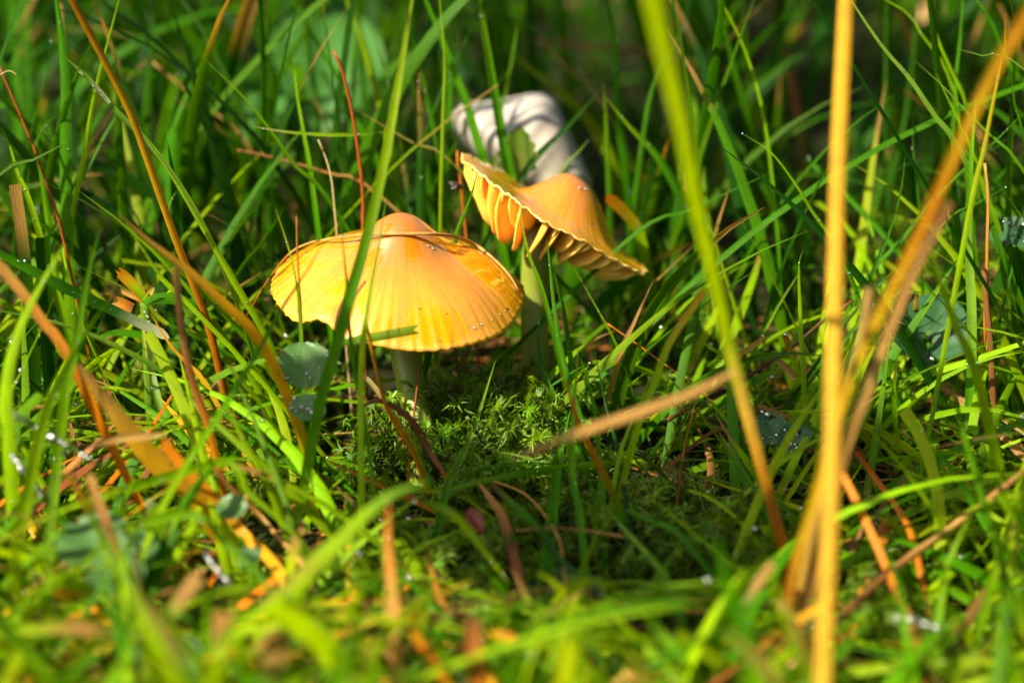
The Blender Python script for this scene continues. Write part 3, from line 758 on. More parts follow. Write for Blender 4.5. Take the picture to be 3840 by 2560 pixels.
for own, (k, wd, pp, t) in zip(BACK_LABELS, [
    ('g>g>g', 17, [(870, 380), (812, 274), (778, 182), (747, 130), (707, 65), (673, 0)], 0.05), ('g>yg>yg', 20, [(895, 320), (877, 247), (851, 156), (827, 78), (796, 0)], 0.05),
    ('g>g', 10, [(619, 300), (616, 104), (616, 5)], 0.045), ('g>g>yg', 12, [(715, 400), (697, 300), (681, 208), (674, 134)], 0.02), ('yg>g', 10, [(905, 250), (895, 208), (877, 143), (851, 64)], 0.04),
    ('g>g>tan', 9, [(1040, 374), (955, 331), (877, 287), (822, 254)], 0.022), ('g>dg>dg>tan', 24, [(968, 380), (968, 300), (963, 225), (963, 166)], 0.032), ('g>g', 12, [(1010, 370), (989, 261), (968, 170), (942, 65)], 0.036),
    ('g>g', 8, [(985, 290), (1046, 143), (1093, 48)], 0.045), ('g>g', 14, [(1033, 230), (1038, 91), (1046, 0)], 0.065), ('yg>yg', 8, [(1013, 440), (1018, 260), (1021, 130), (1010, 0)], 0.02),
    ('g>g', 12, [(940, 60), (930, 130), (960, 260)][::-1], 0.06), ('yg>g', 9, [(1150, 262), (1165, 190), (1185, 80), (1192, 0)], 0.05), ('g>g>yg', 15, [(1400, 445), (1392, 277), (1385, 180)], 0.042),
    ('g>g', 18, [(1440, 400), (1420, 260), (1415, 120), (1400, 0)], 0.06), ('g>g', 12, [(1475, 330), (1500, 200), (1560, 80), (1580, 55)], 0.045), ('dg>g', 12, [(1540, 600), (1560, 430), (1575, 300), (1580, 180)], 0.05)]):
    B(own, k, wd, pp, t, group=G_BACK)
B('wide green blade standing upright in front of the white stone', 'g>g>g>yg', 25, [(1166, 395), (1152, 320), (1139, 250), (1118, 120), (1100, 0)], 0.036)
B('green blade leaning in front of the edge of the white stone', 'g>g>g', 20, [(1115, 380), (1098, 326), (1072, 235), (1046, 170), (1010, 78), (978, 0)], 0.04)
B('dark green blade slanting across the white stone', 'g>dg>dg', 19, [(1203, 400), (1292, 302), (1340, 250), (1380, 205)], 0.036, 0.04)
B('short pointed green blade in front of the white stone beside the tilted cap', 'g>g>yg', 9, [(1290, 395), (1320, 358), (1350, 324)], 0.034)
B('broad olive blade curling behind the white stone', 'g>ol>ol', 28, [(1390, 340), (1349, 270), (1292, 214), (1227, 165), (1165, 112)], 0.075)
B('broad dark green blade with a pale tip bending past the tilted cap', 'dg>dg>dg>g>yg', 28, [(1640, 620), (1590, 500), (1556, 429), (1510, 355), (1448, 291), (1392, 224)], 0.034, 0.03)
B('curled green blade with a torn orange tip behind the tilted cap', 'g>g>yg>orr', 24, [(1475, 560), (1462, 520), (1432, 484), (1400, 455)], 0.034, 0.03, 'cut')
B('dark green blade with a water drop at its tip before the gills', 'dg>g>g', 15, [(1046, 550), (1070, 485), (1085, 440), (1096, 392)], 0.0, -0.002)
B('slender green blade with a yellow tip standing before the gills', 'dg>g>yg', 11, [(1250, 680), (1217, 590), (1199, 512), (1195, 464)], -0.004, -0.006)
B('thin bright green blade rising beneath the gills', 'g>g>g', 12, [(1300, 740), (1286, 673), (1273, 621), (1257, 560)], 0.0, 0.002)
B('very thin yellow-green blade slanting under the tilted cap', 'g>yg', 5, [(1420, 800), (1350, 671), (1312, 605)], 0.006)
S('tiny orange straw stub standing beside the raised cap rim', 'rb>orr', 7, [(1058, 420), (1052, 380), (1050, 346)], 0.026)
# tall blurred stems and straws
S('tall blurred stem, yellow-green above and tan straw below', 'rb>orr>tan>cream>yg>yl>yl>yl>yl>yl', 31, [(1797, 1262), (1770, 1160), (1740, 1050), (1700, 900), (1672, 790), (1640, 640), (1600, 480), (1562, 280), (1530, 150), (1497, 0)], -0.045, -0.165, shape='blade_tall', phi=-0.35)
S('tall thick orange-yellow straw standing straight up', 'yel>yel>yel>yel>yel>yel>yel>yel', 33, [(1885, 1640), (1895, 1400), (1905, 1200), (1911, 1000), (1914, 800), (1918, 600), (1923, 400), (1932, 200), (1942, 0)], -0.128, -0.075, shape='flat', phi=0.15)
S('long orange straw leaning across the tall straight straw', 'orr>rb>yel>yel>yel>orr>yel>orr', 23, [(1805, 1395), (1830, 1280), (1870, 1150), (1910, 1000), (1945, 890), (2000, 760), (2080, 600), (2150, 450), (2225, 280), (2300, 130), (2375, 10)], -0.085, -0.12, shape='flat', phi=0.1)
S('blurred brown straw running along the leaning orange straw', 'tan>br>tan>br', 21, [(1945, 1020), (1990, 900), (2040, 760), (2100, 620), (2180, 465)], -0.09, -0.10, shape='flat')
S('short blurred tan straw end beside the leaning orange straw', 'yel>tan>tan', 25, [(1945, 900), (1982, 785), (2000, 662)], -0.085, shape='flat')
# open tuft beyond the tall straws
B('long curved thin blade arching down behind the tall yellow-green stem', 'dg>g>yg>yg', 8, [(1790, 600), (1777, 450), (1762, 319), (1740, 206), (1702, 94), (1654, 0)], 0.03)
B('curved green blade with a pale tip arching towards the tall straight straw', 'g>g>yg', 10, [(1935, 590), (1868, 488), (1826, 420), (1770, 349), (1705, 307)], 0.0)
B('green blade slanting up from behind the tall yellow-green stem', 'dg>g>g', 10, [(1470, 528), (1583, 484), (1695, 431), (1768, 399)], 0.012, ext=True)
B('blurred diagonal green blade crossing behind the tall straight straw', 'g>g>g', 17, [(1560, 360), (1601, 319), (1714, 214), (1807, 143), (1925, 58)], 0.09)
B('long straight light-edged blade beside the top of the tall straight straw', 'g>g>lg>lg', 13, [(2215, 365), (2145, 263), (2089, 180), (2025, 105), (1954, 0)], 0.002)
B('upright ribbed green blade with shadow bands put into its colour beside the brown stub', 'lg>g>lg>g>yg', 21, [(2228, 900), (2232, 814), (2232, 701), (2224, 552), (2228, 413), (2236, 293), (2243, 218)], 0.0)  # alternating colour run paints the shadow bands onto the blade
B('yellowish thin blade rising beside the leaning orange straw', 'g>yg>yel', 12, [(2236, 440), (2257, 356), (2283, 225), (2306, 112), (2310, 31)], -0.03)
S('slim orange stalk above a brown broken stub', 'br>orr>tan', 10, [(2266, 640), (2268, 551), (2270, 450), (2262, 375)], 0.0)
S('brown broken stub standing in shade', 'br>br>br', 19, [(2276, 800), (2266, 700), (2261, 620)], 0.0)
B('bright narrow blade with a hooked tip standing alone beside the tall straight straw', 'g>yg>yg>g', 12, [(1846, 870), (1839, 741), (1835, 608), (1846, 576)], -0.002)
B('long narrow blade slanting behind the tall straight straw', 'g>dg>g', 9, [(1790, 960), (1845, 881), (1933, 754), (2014, 660), (2130, 556)], 0.004)
B('narrow blade slanting up to the hooked bright blade', 'dg>g>yg', 10, [(1700, 880), (1739, 795), (1788, 701), (1840, 620)], 0.012)
S('dark brown woody twig slanting through the shade', 'br>dk>dk>br', 9, [(1534, 964), (1638, 907), (1714, 866), (1807, 806), (1895, 734), (1960, 690)], 0.0, 0.006, shape='twig', cat='twig', name='twig', ext=False)
S('small burnt-orange stalk under the dark twig', 'dk>br>orr', 7, [(1570, 1040), (1588, 965), (1599, 912)], -0.006)
B('green blade slanting below the dark twig', 'g>g>yg', 14, [(1690, 990), (1650, 940), (1600, 888)], -0.01)
TUFT_LABELS = ['long thin pale-tipped blade slanting down through the whole open tuft',
    'short pale blade pointing level out of the open tuft',
    'yellow-green blade leaning at the top of the open tuft',
    'thin arched blade curving down into the open tuft',
    'wide dark blade leaning at the outer edge of the open tuft',
    'straight upright thin blade at the heart of the open tuft',
    'blurred dark upright blade beyond the light-edged straight blade',
    'blurred thin upright blade close beside the tall straight straw',
    'short upright dark blade tip below the open tuft',
    'dark blade leaning up from the shade below the open tuft',
    'long thin blade rising aslant over the leaning orange straw',
    'small dark blade slanting beside the slim orange stalk',
    'broad green blade leaning behind the upright ribbed blade',
    'dark blade leaning beyond the brown broken stub',
    'thin short blade at the far edge beside the yellowish thin blade']
for own, (k, wd, pp, t) in zip(TUFT_LABELS, [
    ('g>g>lg', 8, [(2352, 394), (2275, 311), (2219, 255), (2163, 195), (2099, 138)], 0.004), ('g>lg', 8, [(2370, 172), (2249, 127), (2193, 111)], 0.0), ('g>yg', 10, [(2225, 260), (2193, 180), (2155, 94), (2129, 0)], 0.02),
    ('g>yg', 9, [(2200, 260), (2189, 210), (2163, 142), (2118, 82), (2088, 34), (2035, 0)], 0.02), ('dg>g', 21, [(2370, 240), (2313, 150), (2275, 56), (2241, 0)], 0.02), ('g>g', 10, [(2190, 300), (2197, 169), (2204, 112), (2212, 0)], 0.03),
    ('dg>g', 12, [(2050, 420), (2080, 280), (2100, 120), (2104, 0)], 0.07), ('dg>g', 10, [(2035, 520), (2030, 300), (2032, 100), (2035, 0)], 0.06), ('g>g', 8, [(2110, 480), (2098, 360), (2096, 272)], 0.02),
    ('dg>g', 10, [(2000, 640), (2040, 540), (2068, 440), (2080, 355)], 0.01), ('g>g', 9, [(1990, 640), (2080, 540), (2160, 440), (2280, 330), (2360, 250)], 0.012), ('dg>g', 8, [(2160, 520), (2240, 470), (2310, 430)], 0.0),
    ('g>yg', 16, [(2300, 560), (2260, 440), (2225, 330), (2150, 170)], 0.01), ('dg>g', 12, [(2290, 760), (2320, 640), (2350, 540)], 0.004), ('g>g', 10, [(2352, 330), (2330, 240), (2320, 160)], 0.01)]):
    B(own, k, wd, pp, t, group=G_TUFT)
B('blurred forked green blade in front of the spotted clover', 'g>yg>yg', 24, [(2240, 860), (2190, 740), (2150, 620), (2120, 520)], -0.05, -0.055)
S('dark brown blurred stem deep behind the tall yellow-green stem', 'br>br>dk', 20, [(1850, 380), (1827, 225), (1800, 94), (1777, 0)], 0.13)
S('blurred tan straw lying level high behind the white stone', 'tan>br>tan', 13, [(1690, 168), (1480, 120), (1300, 103), (1205, 94)], 0.13, ext=False)
# low corner with the brown twig
S('knobbly pale brown woody twig lying slantwise in the low grass', 'tan>br>br>tan>br', 19, [(1815, 1530), (1920, 1430), (2050, 1310), (2200, 1200), (2370, 1070)], -0.065, -0.05, shape='twig', cat='twig', name='twig', ext=False)
S('orange straw crossing over the pale brown twig', 'tan>orr>br>orr>orr', 18, [(2110, 1480), (2045, 1330), (2014, 1256), (1975, 1170), (1932, 1085)], -0.07, -0.055, shape='cut')
S('rust-red straw stub slanting behind the pale brown twig', 'rb>orr>rb', 14, [(2095, 1232), (2055, 1156), (2010, 1095), (1968, 1036)], -0.03, shape='cut')
B('wide blurred bright green blade leaning low beside the straw foot', 'yg>yg>g>g', 44, [(1740, 1620), (1712, 1461), (1685, 1394), (1662, 1310), (1646, 1222)], -0.125, -0.13)
B('blurred yellow blade with a brown cut end across the straight straw foot', 'yel>yel>yel>br', 22, [(1915, 1368), (1860, 1405), (1802, 1438), (1728, 1490)], -0.085, -0.09, 'cut', ext=False)
B('blurred bright green blade arching over in the lowest grass', 'yg>yg>yg>g', 42, [(690, 1330), (784, 1235), (851, 1169), (918, 1125), (990, 1106)], -0.095, -0.10)
B('green blade bending down below the dark red leaf', 'g>yg>yg>yg', 18, [(972, 1150), (1036, 1175), (1086, 1229), (1170, 1340)], -0.07, -0.07, ext=False)
S('blurred yellow-brown straw standing upright in the lowest grass', 'yel>tan>orr', 26, [(905, 1420), (897, 1320), (890, 1230), (893, 1150)], -0.10, shape='blade')
S('blurred orange straw stump at the bottom of the low grass', 'orr>orr>br', 40, [(1100, 1600), (1092, 1480), (1086, 1420)], -0.112, shape='cut')
S('blurred yellow-orange bent straw in the lowest grass', 'yel>yel>orr>orr', 22, [(1040, 1590), (986, 1505), (954, 1454), (955, 1394)], -0.10, shape='cut')
S('short blurred orange straw piece lying level', 'orr>yel', 21, [(1185, 1462), (1108, 1458)], -0.098, shape='lens', ext=False, name='straw_piece')
B('dark green blade slanting from the curved tan stalk', 'dg>g>g', 17, [(1570, 1232), (1500, 1195), (1422, 1166), (1351, 1158)], -0.034)
B('green blade carrying a water drop below the shiny level blade', 'dg>g>lg>g', 14, [(1540, 1345), (1490, 1276), (1432, 1213), (1388, 1159), (1348, 1104)], -0.04, -0.036)
B('blurred broad green blade slanting under the low dark grass', 'g>g>yg', 30, [(1590, 1540), (1496, 1428), (1432, 1372)], -0.09, -0.09)
B('green blade lying level with a cut yellow tip', 'g>yg>yel', 13, [(1450, 1398), (1400, 1392), (1346, 1387)], -0.06, -0.06, 'cut', ext=False)
for own, (k, wd, pp, a) in zip(['blurred blade bending above the black-spotted clover',
    'blurred yellow-green blade slanting beside the broad slanting green blade',
    'blurred bright blade standing against the knobbly twig and orange straw',
    'blurred blade leaning past the upper end of the knobbly twig',
    'widest blurred blade beneath the upper end of the knobbly twig',
    'blurred blade crossing the middle of the knobbly twig',
    'blurred bright blade standing below the black-spotted clover'], [('g>yg', 16, [(1300, 1400), (1340, 1300), (1370, 1220), (1340, 1130)], -0.06), ('yg>yg', 22, [(1600, 1600), (1480, 1480), (1420, 1420), (1380, 1360)], -0.095), ('yg>g', 24, [(2100, 1600), (2080, 1450), (2060, 1330), (2020, 1240)], -0.09),
    ('g>yg', 22, [(2250, 1450), (2290, 1300), (2330, 1160), (2352, 1060)], -0.07), ('yg>g', 30, [(2330, 1600), (2310, 1450), (2330, 1300)], -0.11), ('g>yg', 20, [(2160, 1400), (2180, 1290), (2230, 1180)], -0.07), ('yg>yg', 22, [(1240, 1600), (1280, 1480), (1300, 1400), (1270, 1330)], -0.1)]):
    B(own, k, wd, pp, a, group='blurred blades of the lowest grass')

# ------------------------------------------------------------------ straw lying over the bell-shaped cap
def cap_straw():
    px = [(566, 726), (590, 685), (618, 640), (662, 585), (700, 562), (744, 551), (827, 540), (919, 537), (1005, 538), (1060, 548), (1103, 570), (1140, 600), (1170, 632), (1192, 668)]
    q2 = catmull(np.array(px, float), 60); P = []
    for (x, y) in q2:
        p = W(x, y, 0) - CAM
        hit, nn, _, _ = bvh1.ray_cast(Vector(CAM), Vector(p).normalized())
        P.append(None if hit is None else (np.array(hit) - CAM) @ FWD - DIST)
    known = [i for i, t in enumerate(P) if t is not None and t < 0.012]
    ts = np.interp(range(60), known, [P[i] for i in known])
    ts = np.array([ts[max(0, i - 3):i + 4].min() for i in range(60)])
    ts = np.convolve(np.pad(ts, 3, mode='edge'), np.ones(7) / 7, 'valid')
    ts[:8] += np.linspace(0.004, 0, 8)
    Q = np.array([W(x, y, t - 0.0003) for (x, y), t in zip(q2, ts)])
    wv = np.interp(np.linspace(0, 1, 60), [0, 0.25, 0.5, 0.75, 1], [3.5, 4.5, 7.5, 9.5, 4]) * SV * KPX / 2
    v, f, uv = tube(Q, wv, 8, 0.05, 5)
    r = np.random.default_rng(4)
    col = np.array(C['tan'])[None] * 1.25 * np.repeat(r.uniform(0.75, 1.15, 60), 8)[:, None]
    col[:8 * 14] = np.array(C['orr']) * 0.75
    col = np.vstack([col, col[:1], col[-1:]])
    o = obj('straw', quads_mesh('straw', v, f, M['drystem'], uv, col), None, Q[0])
    tag(o, 'thin speckled tan straw curving over the bell-shaped mushroom cap', 'straw')
cap_straw()

# ------------------------------------------------------------------ leaves: clover and others
def leaf_mesh(kind, n=13, m=13, r=None):
    """leaf in its own plane: length along +Y from 0 to 1, slightly domed and folded"""
    s = np.linspace(0, 1, n); x = np.linspace(-1, 1, m)
    S_, X_ = np.meshgrid(s, x, indexing='ij')
    if kind == 'clover':
        hw = 0.50 * np.sin(np.pi * np.clip(S_ * 0.97 + 0.02, 0, 1) ** 0.85) ** 0.55
        Y = S_ - 0.10 * (1 - np.abs(X_)) * sm(0.7, 1, S_)
        Z = 0.10 * np.abs(X_) * hw * 2 - 0.05 * S_ ** 2
    elif kind == 'round':
        hw = 0.52 * np.sqrt(np.clip(1 - (2 * (S_ * 0.98 + 0.01) - 1) ** 2, 0, 1))
        Y = S_; Z = 0.06 * np.abs(X_) * hw * 2 + 0.05 * np.sin(S_ * 3.1)
    elif kind == 'serrate':
        hw = 0.36 * np.sin(np.pi * np.clip(S_ * 0.98 + 0.01, 0, 1) ** 0.8) ** 0.8 * (1 + 0.14 * np.abs(X_) * np.sin(S_ * 31 + 0.5 * np.sin(S_ * 9)))
        Y = S_; Z = 0.12 * np.abs(X_) * hw * 2
    else:
        hw = 0.27 * np.sin(np.pi * np.clip(S_ * 0.98 + 0.01, 0, 1)) ** 0.75
        Y = S_; Z = 0.12 * np.abs(X_) * hw * 2 + 0.10 * np.sin(S_ * 3.0)
    Z = Z + 0.012 * np.sin(X_ * 7 + S_ * 9)
    v = np.stack([X_ * hw, Y, Z], -1).reshape(-1, 3)
    uv = np.stack([X_ * 0.5 + 0.5, S_], -1).reshape(-1, 2)
    i = np.arange(n * m).reshape(n, m)
    f = np.stack([i[:-1, :-1], i[:-1, 1:], i[1:, 1:], i[1:, :-1]], -1).reshape(-1, 4)
    if kind == 'serrate':
        pass
    return v, f, uv
def place_leaf(kind, base, tip, normal, width_scale=1.0, n=13):
    v, f, uv = leaf_mesh(kind, n)
    y = tip - base; L = np.linalg.norm(y); y = y / L
    z = normal - y * (normal @ y); z = z / np.linalg.norm(z); x = np.cross(y, z)
    A = np.stack([x * width_scale, y, z], 0) * L
    return v @ A + base, f, uv
def toward_cam(p, mixup=0.5, side=0.0):
    n = nrm(CAM - p) * (1 - mixup) + np.array([side, 0, 1.0]) * mixup
    return n / np.linalg.norm(n)

def drop_mesh(p, n, r, seg=10, rings=6):
    """bead of water sitting on a surface"""
    n = n / np.linalg.norm(n)
    a = np.array([1, 0, 0.0]) if abs(n[0]) < 0.8 else np.array([0, 1.0, 0]); x = np.cross(n, a); x /= np.linalg.norm(x); y = np.cross(n, x)
    th = np.linspace(0, 2 * np.pi, seg, endpoint=False); ph = np.linspace(-0.45, 1.0, rings) * np.pi / 2
    ph = ph[:-1]
    v = [p + r * (math.cos(q) * (math.cos(t) * x + math.sin(t) * y) + (math.sin(q) + 0.62) * 0.85 * n) for q in ph for t in th]
    v.append(p + r * 1.62 * 0.85 * n); v.append(p + r * (math.sin(ph[0]) + 0.62) * 0.85 * n)
    k = len(ph); i = np.arange(k * seg).reshape(k, seg); j = np.roll(i, -1, 1)
    f = np.stack([i[:-1], j[:-1], j[1:], i[1:]], -1).reshape(-1, 4).tolist()
    top, bot = k * seg, k * seg + 1
    f += [[int(i[-1][q]), int(j[-1][q]), top, top] for q in range(seg)] + [[int(j[0][q]), int(i[0][q]), bot, bot] for q in range(seg)]
    return np.array(v), np.array(f)

def clover(label, leaflets, foot, mat, group=None, drops=0, name='clover_plant', cat='clover', kind='clover', seed=1):
    """leaflets: (base v-x, v-y, t), (tip v-x, v-y, t), up-mix, width"""
    r = np.random.default_rng(seed)
    base = np.array(foot, float); base[2] = -0.007
    root = empty(name, base); root['_at'] = tuple(base); tag(root, label, cat, group)
    j = np.mean([W(*l[0]) for l in leaflets], axis=0)
    P = catmull([base, base * 0.5 + j * 0.5 + np.array([0.002, 0.001, 0]), j], 12)
    v, f, uv = tube(P, np.full(12, 0.00045), 7)
    obj('stalk', quads_mesh('stalk', v, f, M['grass'], uv, np.repeat([C['g']], len(v), 0)), root)
    for (b, t, up, wd) in leaflets:
        b, t = W(*b), W(*t)
        n = toward_cam((b + t) / 2, up)
        v, f, uv = place_leaf(kind, b, t, n, wd)
        lf = obj('leaflet', mesh_np('leaflet', v, f, mat, uv), root)
        for k in range(drops):
            q = v[r.integers(len(v))] * 0.8 + v[r.integers(len(v))] * 0.2
            # stay on the sheet: use face centres
            q = v[f[r.integers(len(f))]].mean(0)
            dv, df = drop_mesh(q, n, (0.0001 + 0.0004 * r.random() ** 2.5) * (1.6 if r.random() < 0.15 else 1), 8, 5)
            obj('dew_drop', quads_mesh('dew_drop', dv, df, M['dew']), lf)
    return root
tg = t_ground
clover('round clover leaflet beaded with water drops beside the bell-shaped cap', [((702, 893, -0.034), (696, 786, -0.030), 0.25, 1.0), ((668, 925, -0.036), (745, 955, -0.038), 0.5, 0.8)], W(700, 1010, -0.03), M['clover'], drops=20, kind='round', seed=3)
clover('small dark clover with two wet leaflets under the dark twig', [((1782, 1020, -0.012), (1757, 938, -0.008), 0.2, 0.80), ((1792, 1030, -0.014), (1866, 975, -0.016), 0.25, 0.75)], W(1785, 1090, -0.012), M['clover_spot'], drops=14, seed=4)
clover('black-spotted dark clover leaves in shade beside the leaning orange straw', [((2125, 800, 0.008), (2050, 770, 0.0), 0.45, 1.25), ((2130, 770, 0.012), (2180, 680, 0.016), 0.4, 1.2), ((2140, 790, 0.01), (2230, 790, 0.006), 0.5, 1.0)], W(2130, 900, 0.004), M['clover_spot'], drops=5, seed=5)
clover('dark clover leaf with black spots lying low below the curved tan stalk', [((1305, 1385, -0.05), (1220, 1320, -0.046), 0.55, 1.2), ((1310, 1380, -0.05), (1330, 1300, -0.044), 0.5, 1.0)], W(1310, 1420, -0.05), M['clover_spot'], drops=4, seed=6)
clover('blurred dark clover in the sunlit grass beneath the wide orange blade', [((250, 1290, -0.075), (170, 1190, -0.07), 0.5, 1.2), ((260, 1285, -0.075), (340, 1210, -0.07), 0.5, 1.2), ((250, 1300, -0.078), (290, 1360, -0.085), 0.7, 1.1)], W(260, 1340, -0.07), M['clover'], seed=7)
clover('large blurred pale clover leaf at the very bottom of the low grass', [((350, 1545, -0.098), (330, 1440, -0.095), 0.5, 1.3), ((370, 1550, -0.098), (460, 1480, -0.098), 0.5, 1.2)], W(370, 1600, -0.095), M['clover'], drops=3, seed=8)
clover('shaded clover leaf with drops beside the brown broken stub', [((2330, 560, 0.008), (2300, 500, 0.012), 0.3, 1.2), ((2335, 565, 0.006), (2370, 520, 0.008), 0.3, 1.0)], W(2330, 640, 0.008), M['clover_spot'], drops=5, seed=9)
clover('blurred pale clover bud leaf low in the sunlit grass', [((560, 1180, -0.06), (500, 1150, -0.058), 0.5, 1.0), ((545, 1290, -0.075), (600, 1270, -0.075), 0.6, 1.0)], W(560, 1260, -0.06), M['clover'], seed=10)

def single_leaf(name, label, kind, base, tip, up, wd, mat, side=0.0, stalk=True):
    b, t = W(*base), W(*tip); n = toward_cam((b + t) / 2, up, side)
    foot = b.copy(); foot[2] = -0.007
    v, f, uv = place_leaf(kind, b, t, n, wd, 21)
    if not stalk:
        o = obj(name, mesh_np(name, v, f, mat, uv), None, b); tag(o, label, 'leaf'); return o
    root = empty(name, foot); root['_at'] = tuple(foot); tag(root, label, 'leaf')
    obj('leaf_blade', mesh_np('leaf_blade', v, f, mat, uv), root)
    P = catmull([foot, foot * 0.5 + b * 0.5, b], 8)
    tv, tf, tuv = tube(P, np.full(8, 0.0007), 7)
    obj('stalk', quads_mesh('stalk', tv, tf, M['grass'], tuv, np.repeat([C['g']], len(tv), 0)), root)
single_leaf('weed_leaf', 'broad smooth dark green weed leaf standing dim behind the slim red-brown stem', 'oval', (690, 330, 0.10), (790, 20, 0.12), 0.15, 1.25, M['weed'])
single_leaf('weed_leaf', 'shaded blue-green weed leaf low behind the bell-shaped cap', 'oval', (560, 330, 0.09), (640, 200, 0.10), 0.3, 0.9, M['weed'])
single_leaf('serrated_leaf', 'toothed green and brown leaf standing against the white stone', 'serrate', (1186, 412, 0.038), (1194, 288, 0.036), 0.35, 1.0, M['old_leaf'])
single_leaf('dark_red_leaf', 'small dark red curled leaf in the low grass below the moss', 'oval', (1108, 1225, -0.055), (1075, 1168, -0.052), 0.3, 0.9, M['red_leaf'], stalk=False)
single_leaf('dead_leaf', 'pale tan dead leaf caught high in the dim grass behind the tall yellow-green stem', 'oval', (1372, 120, 0.30), (1368, -90, 0.31), 0.3, 1.7, M['pale_leaf'])
single_leaf('dead_leaf', 'small blurred orange-tan dead leaf beside the pale tan one', 'oval', (1462, 165, 0.29), (1468, 55, 0.30), 0.3, 1.3, M['pale_leaf'])
single_leaf('dead_leaf', 'little pale dead leaf high in the grass beyond the tall straight straw', 'oval', (2110, 50, 0.20), (2150, 5, 0.21), 0.4, 1.2, M['pale_leaf'])

def shade_weed(label, top, leaves, seed):  # unseen plants added only to cast shade on the grass
    top = np.array(top)
    foot = np.array([top[0] - 0.009, top[1] - 0.015, -0.008])
    root = empty('shade_plant', foot); root['_at'] = tuple(foot)
    tag(root, label, 'weed')
    P = catmull([foot, (foot + top) / 2 + np.array([0.006, 0, 0]), top, top + np.array([0.004, 0.004, 0.03])], 20)
    v, f, uv = tube(P, np.linspace(0.0022, 0.001, 20), 8)
    obj('stalk', quads_mesh('stalk', v, f, M['grass'], uv, np.repeat([C['g']], len(v), 0)), root)
    r = np.random.default_rng(seed)
    for k in range(leaves):
        a = k * 2.4; b = P[11 + k % 8]
        tip = b + np.array([math.cos(a), math.sin(a), r.uniform(-0.1, 0.5)]) * r.uniform(0.034, 0.056)
        v, f, uv = place_leaf('oval', b, tip, np.array([-0.3, -0.2, 1.0]) + r.normal(0, 0.3, 3), r.uniform(0.8, 1.2))
        obj('leaf', mesh_np('leaf', v, f, M['weed'], uv), root)
shade_weed('tall broad-leaved dock plant added unseen beside the low grass to cast shade', (-0.122, -0.128, 0.235), 17, 15)
shade_weed('taller dock plant added unseen behind the one beside the low grass to cast shade', (-0.118, 0.028, 0.29), 17, 16)
shade_weed('sparse dock plant added unseen deepest in the meadow grass to cast shade', (-0.135, 0.085, 0.30), 12, 17)
def tree():  # unseen tree added so the wet caps reflect a dark crown
    r = np.random.default_rng(33)
    foot = np.array([3.4, -2.6, -0.02])
    root = empty('tree', foot); root['_at'] = tuple(foot)
    tag(root, 'broad leafy tree added out of view for the caps to reflect', 'tree')
    P = catmull([foot, foot + [-0.1, 0.05, 1.5], foot + [-0.5, 0.3, 3.0], foot + [-0.9, 0.5, 4.6]], 20)
    v, f, uv = tube(P, np.linspace(0.22, 0.07, 20), 12, 0.05, 3)
    V, F = [v], [f]; base = len(v)
    for k in range(9):
        b = P[8 + k]; d = nrm(r.normal(0, 1, 3) * [1, 1, 0.4] + [0, 0, 0.5]); Q = catmull([b, b + d * 0.9, b + d * 1.7 + [0, 0, 0.2]], 8)
        v, f, uv = tube(Q, np.linspace(0.06, 0.015, 8), 7, 0.05, k); V.append(v); F.append(f + base); base += len(v)
    obj('trunk', quads_mesh('trunk', np.concatenate(V), np.concatenate(F), M['bark']), root)
    n = 5200
    c = np.array([2.35, -1.95, 4.5]); clump = c + nrm(r.normal(0, 1, (70, 3))) * r.uniform(0.5, 1.9, (70, 1)) * [1, 1, 0.8]
    p = clump[r.integers(0, 70, n)] + r.normal(0, 0.22, (n, 3))
    x = nrm(r.normal(0, 1, (n, 3))); y = nrm(np.cross(x, r.normal(0, 1, (n, 3))))
    L = r.uniform(0.07, 0.13, (n, 1))
    v = np.stack([p - x * L, p + y * L * 0.5, p + x * L, p - y * L * 0.5], 1).reshape(-1, 3)
    obj('crown', mesh_np('crown', v, np.arange(n * 4).reshape(n, 4), M['weed'], np.tile([[.5, 0], [1, .5], [.5, 1], [0, .5]], (n, 1)), smooth=False), root)
tree()
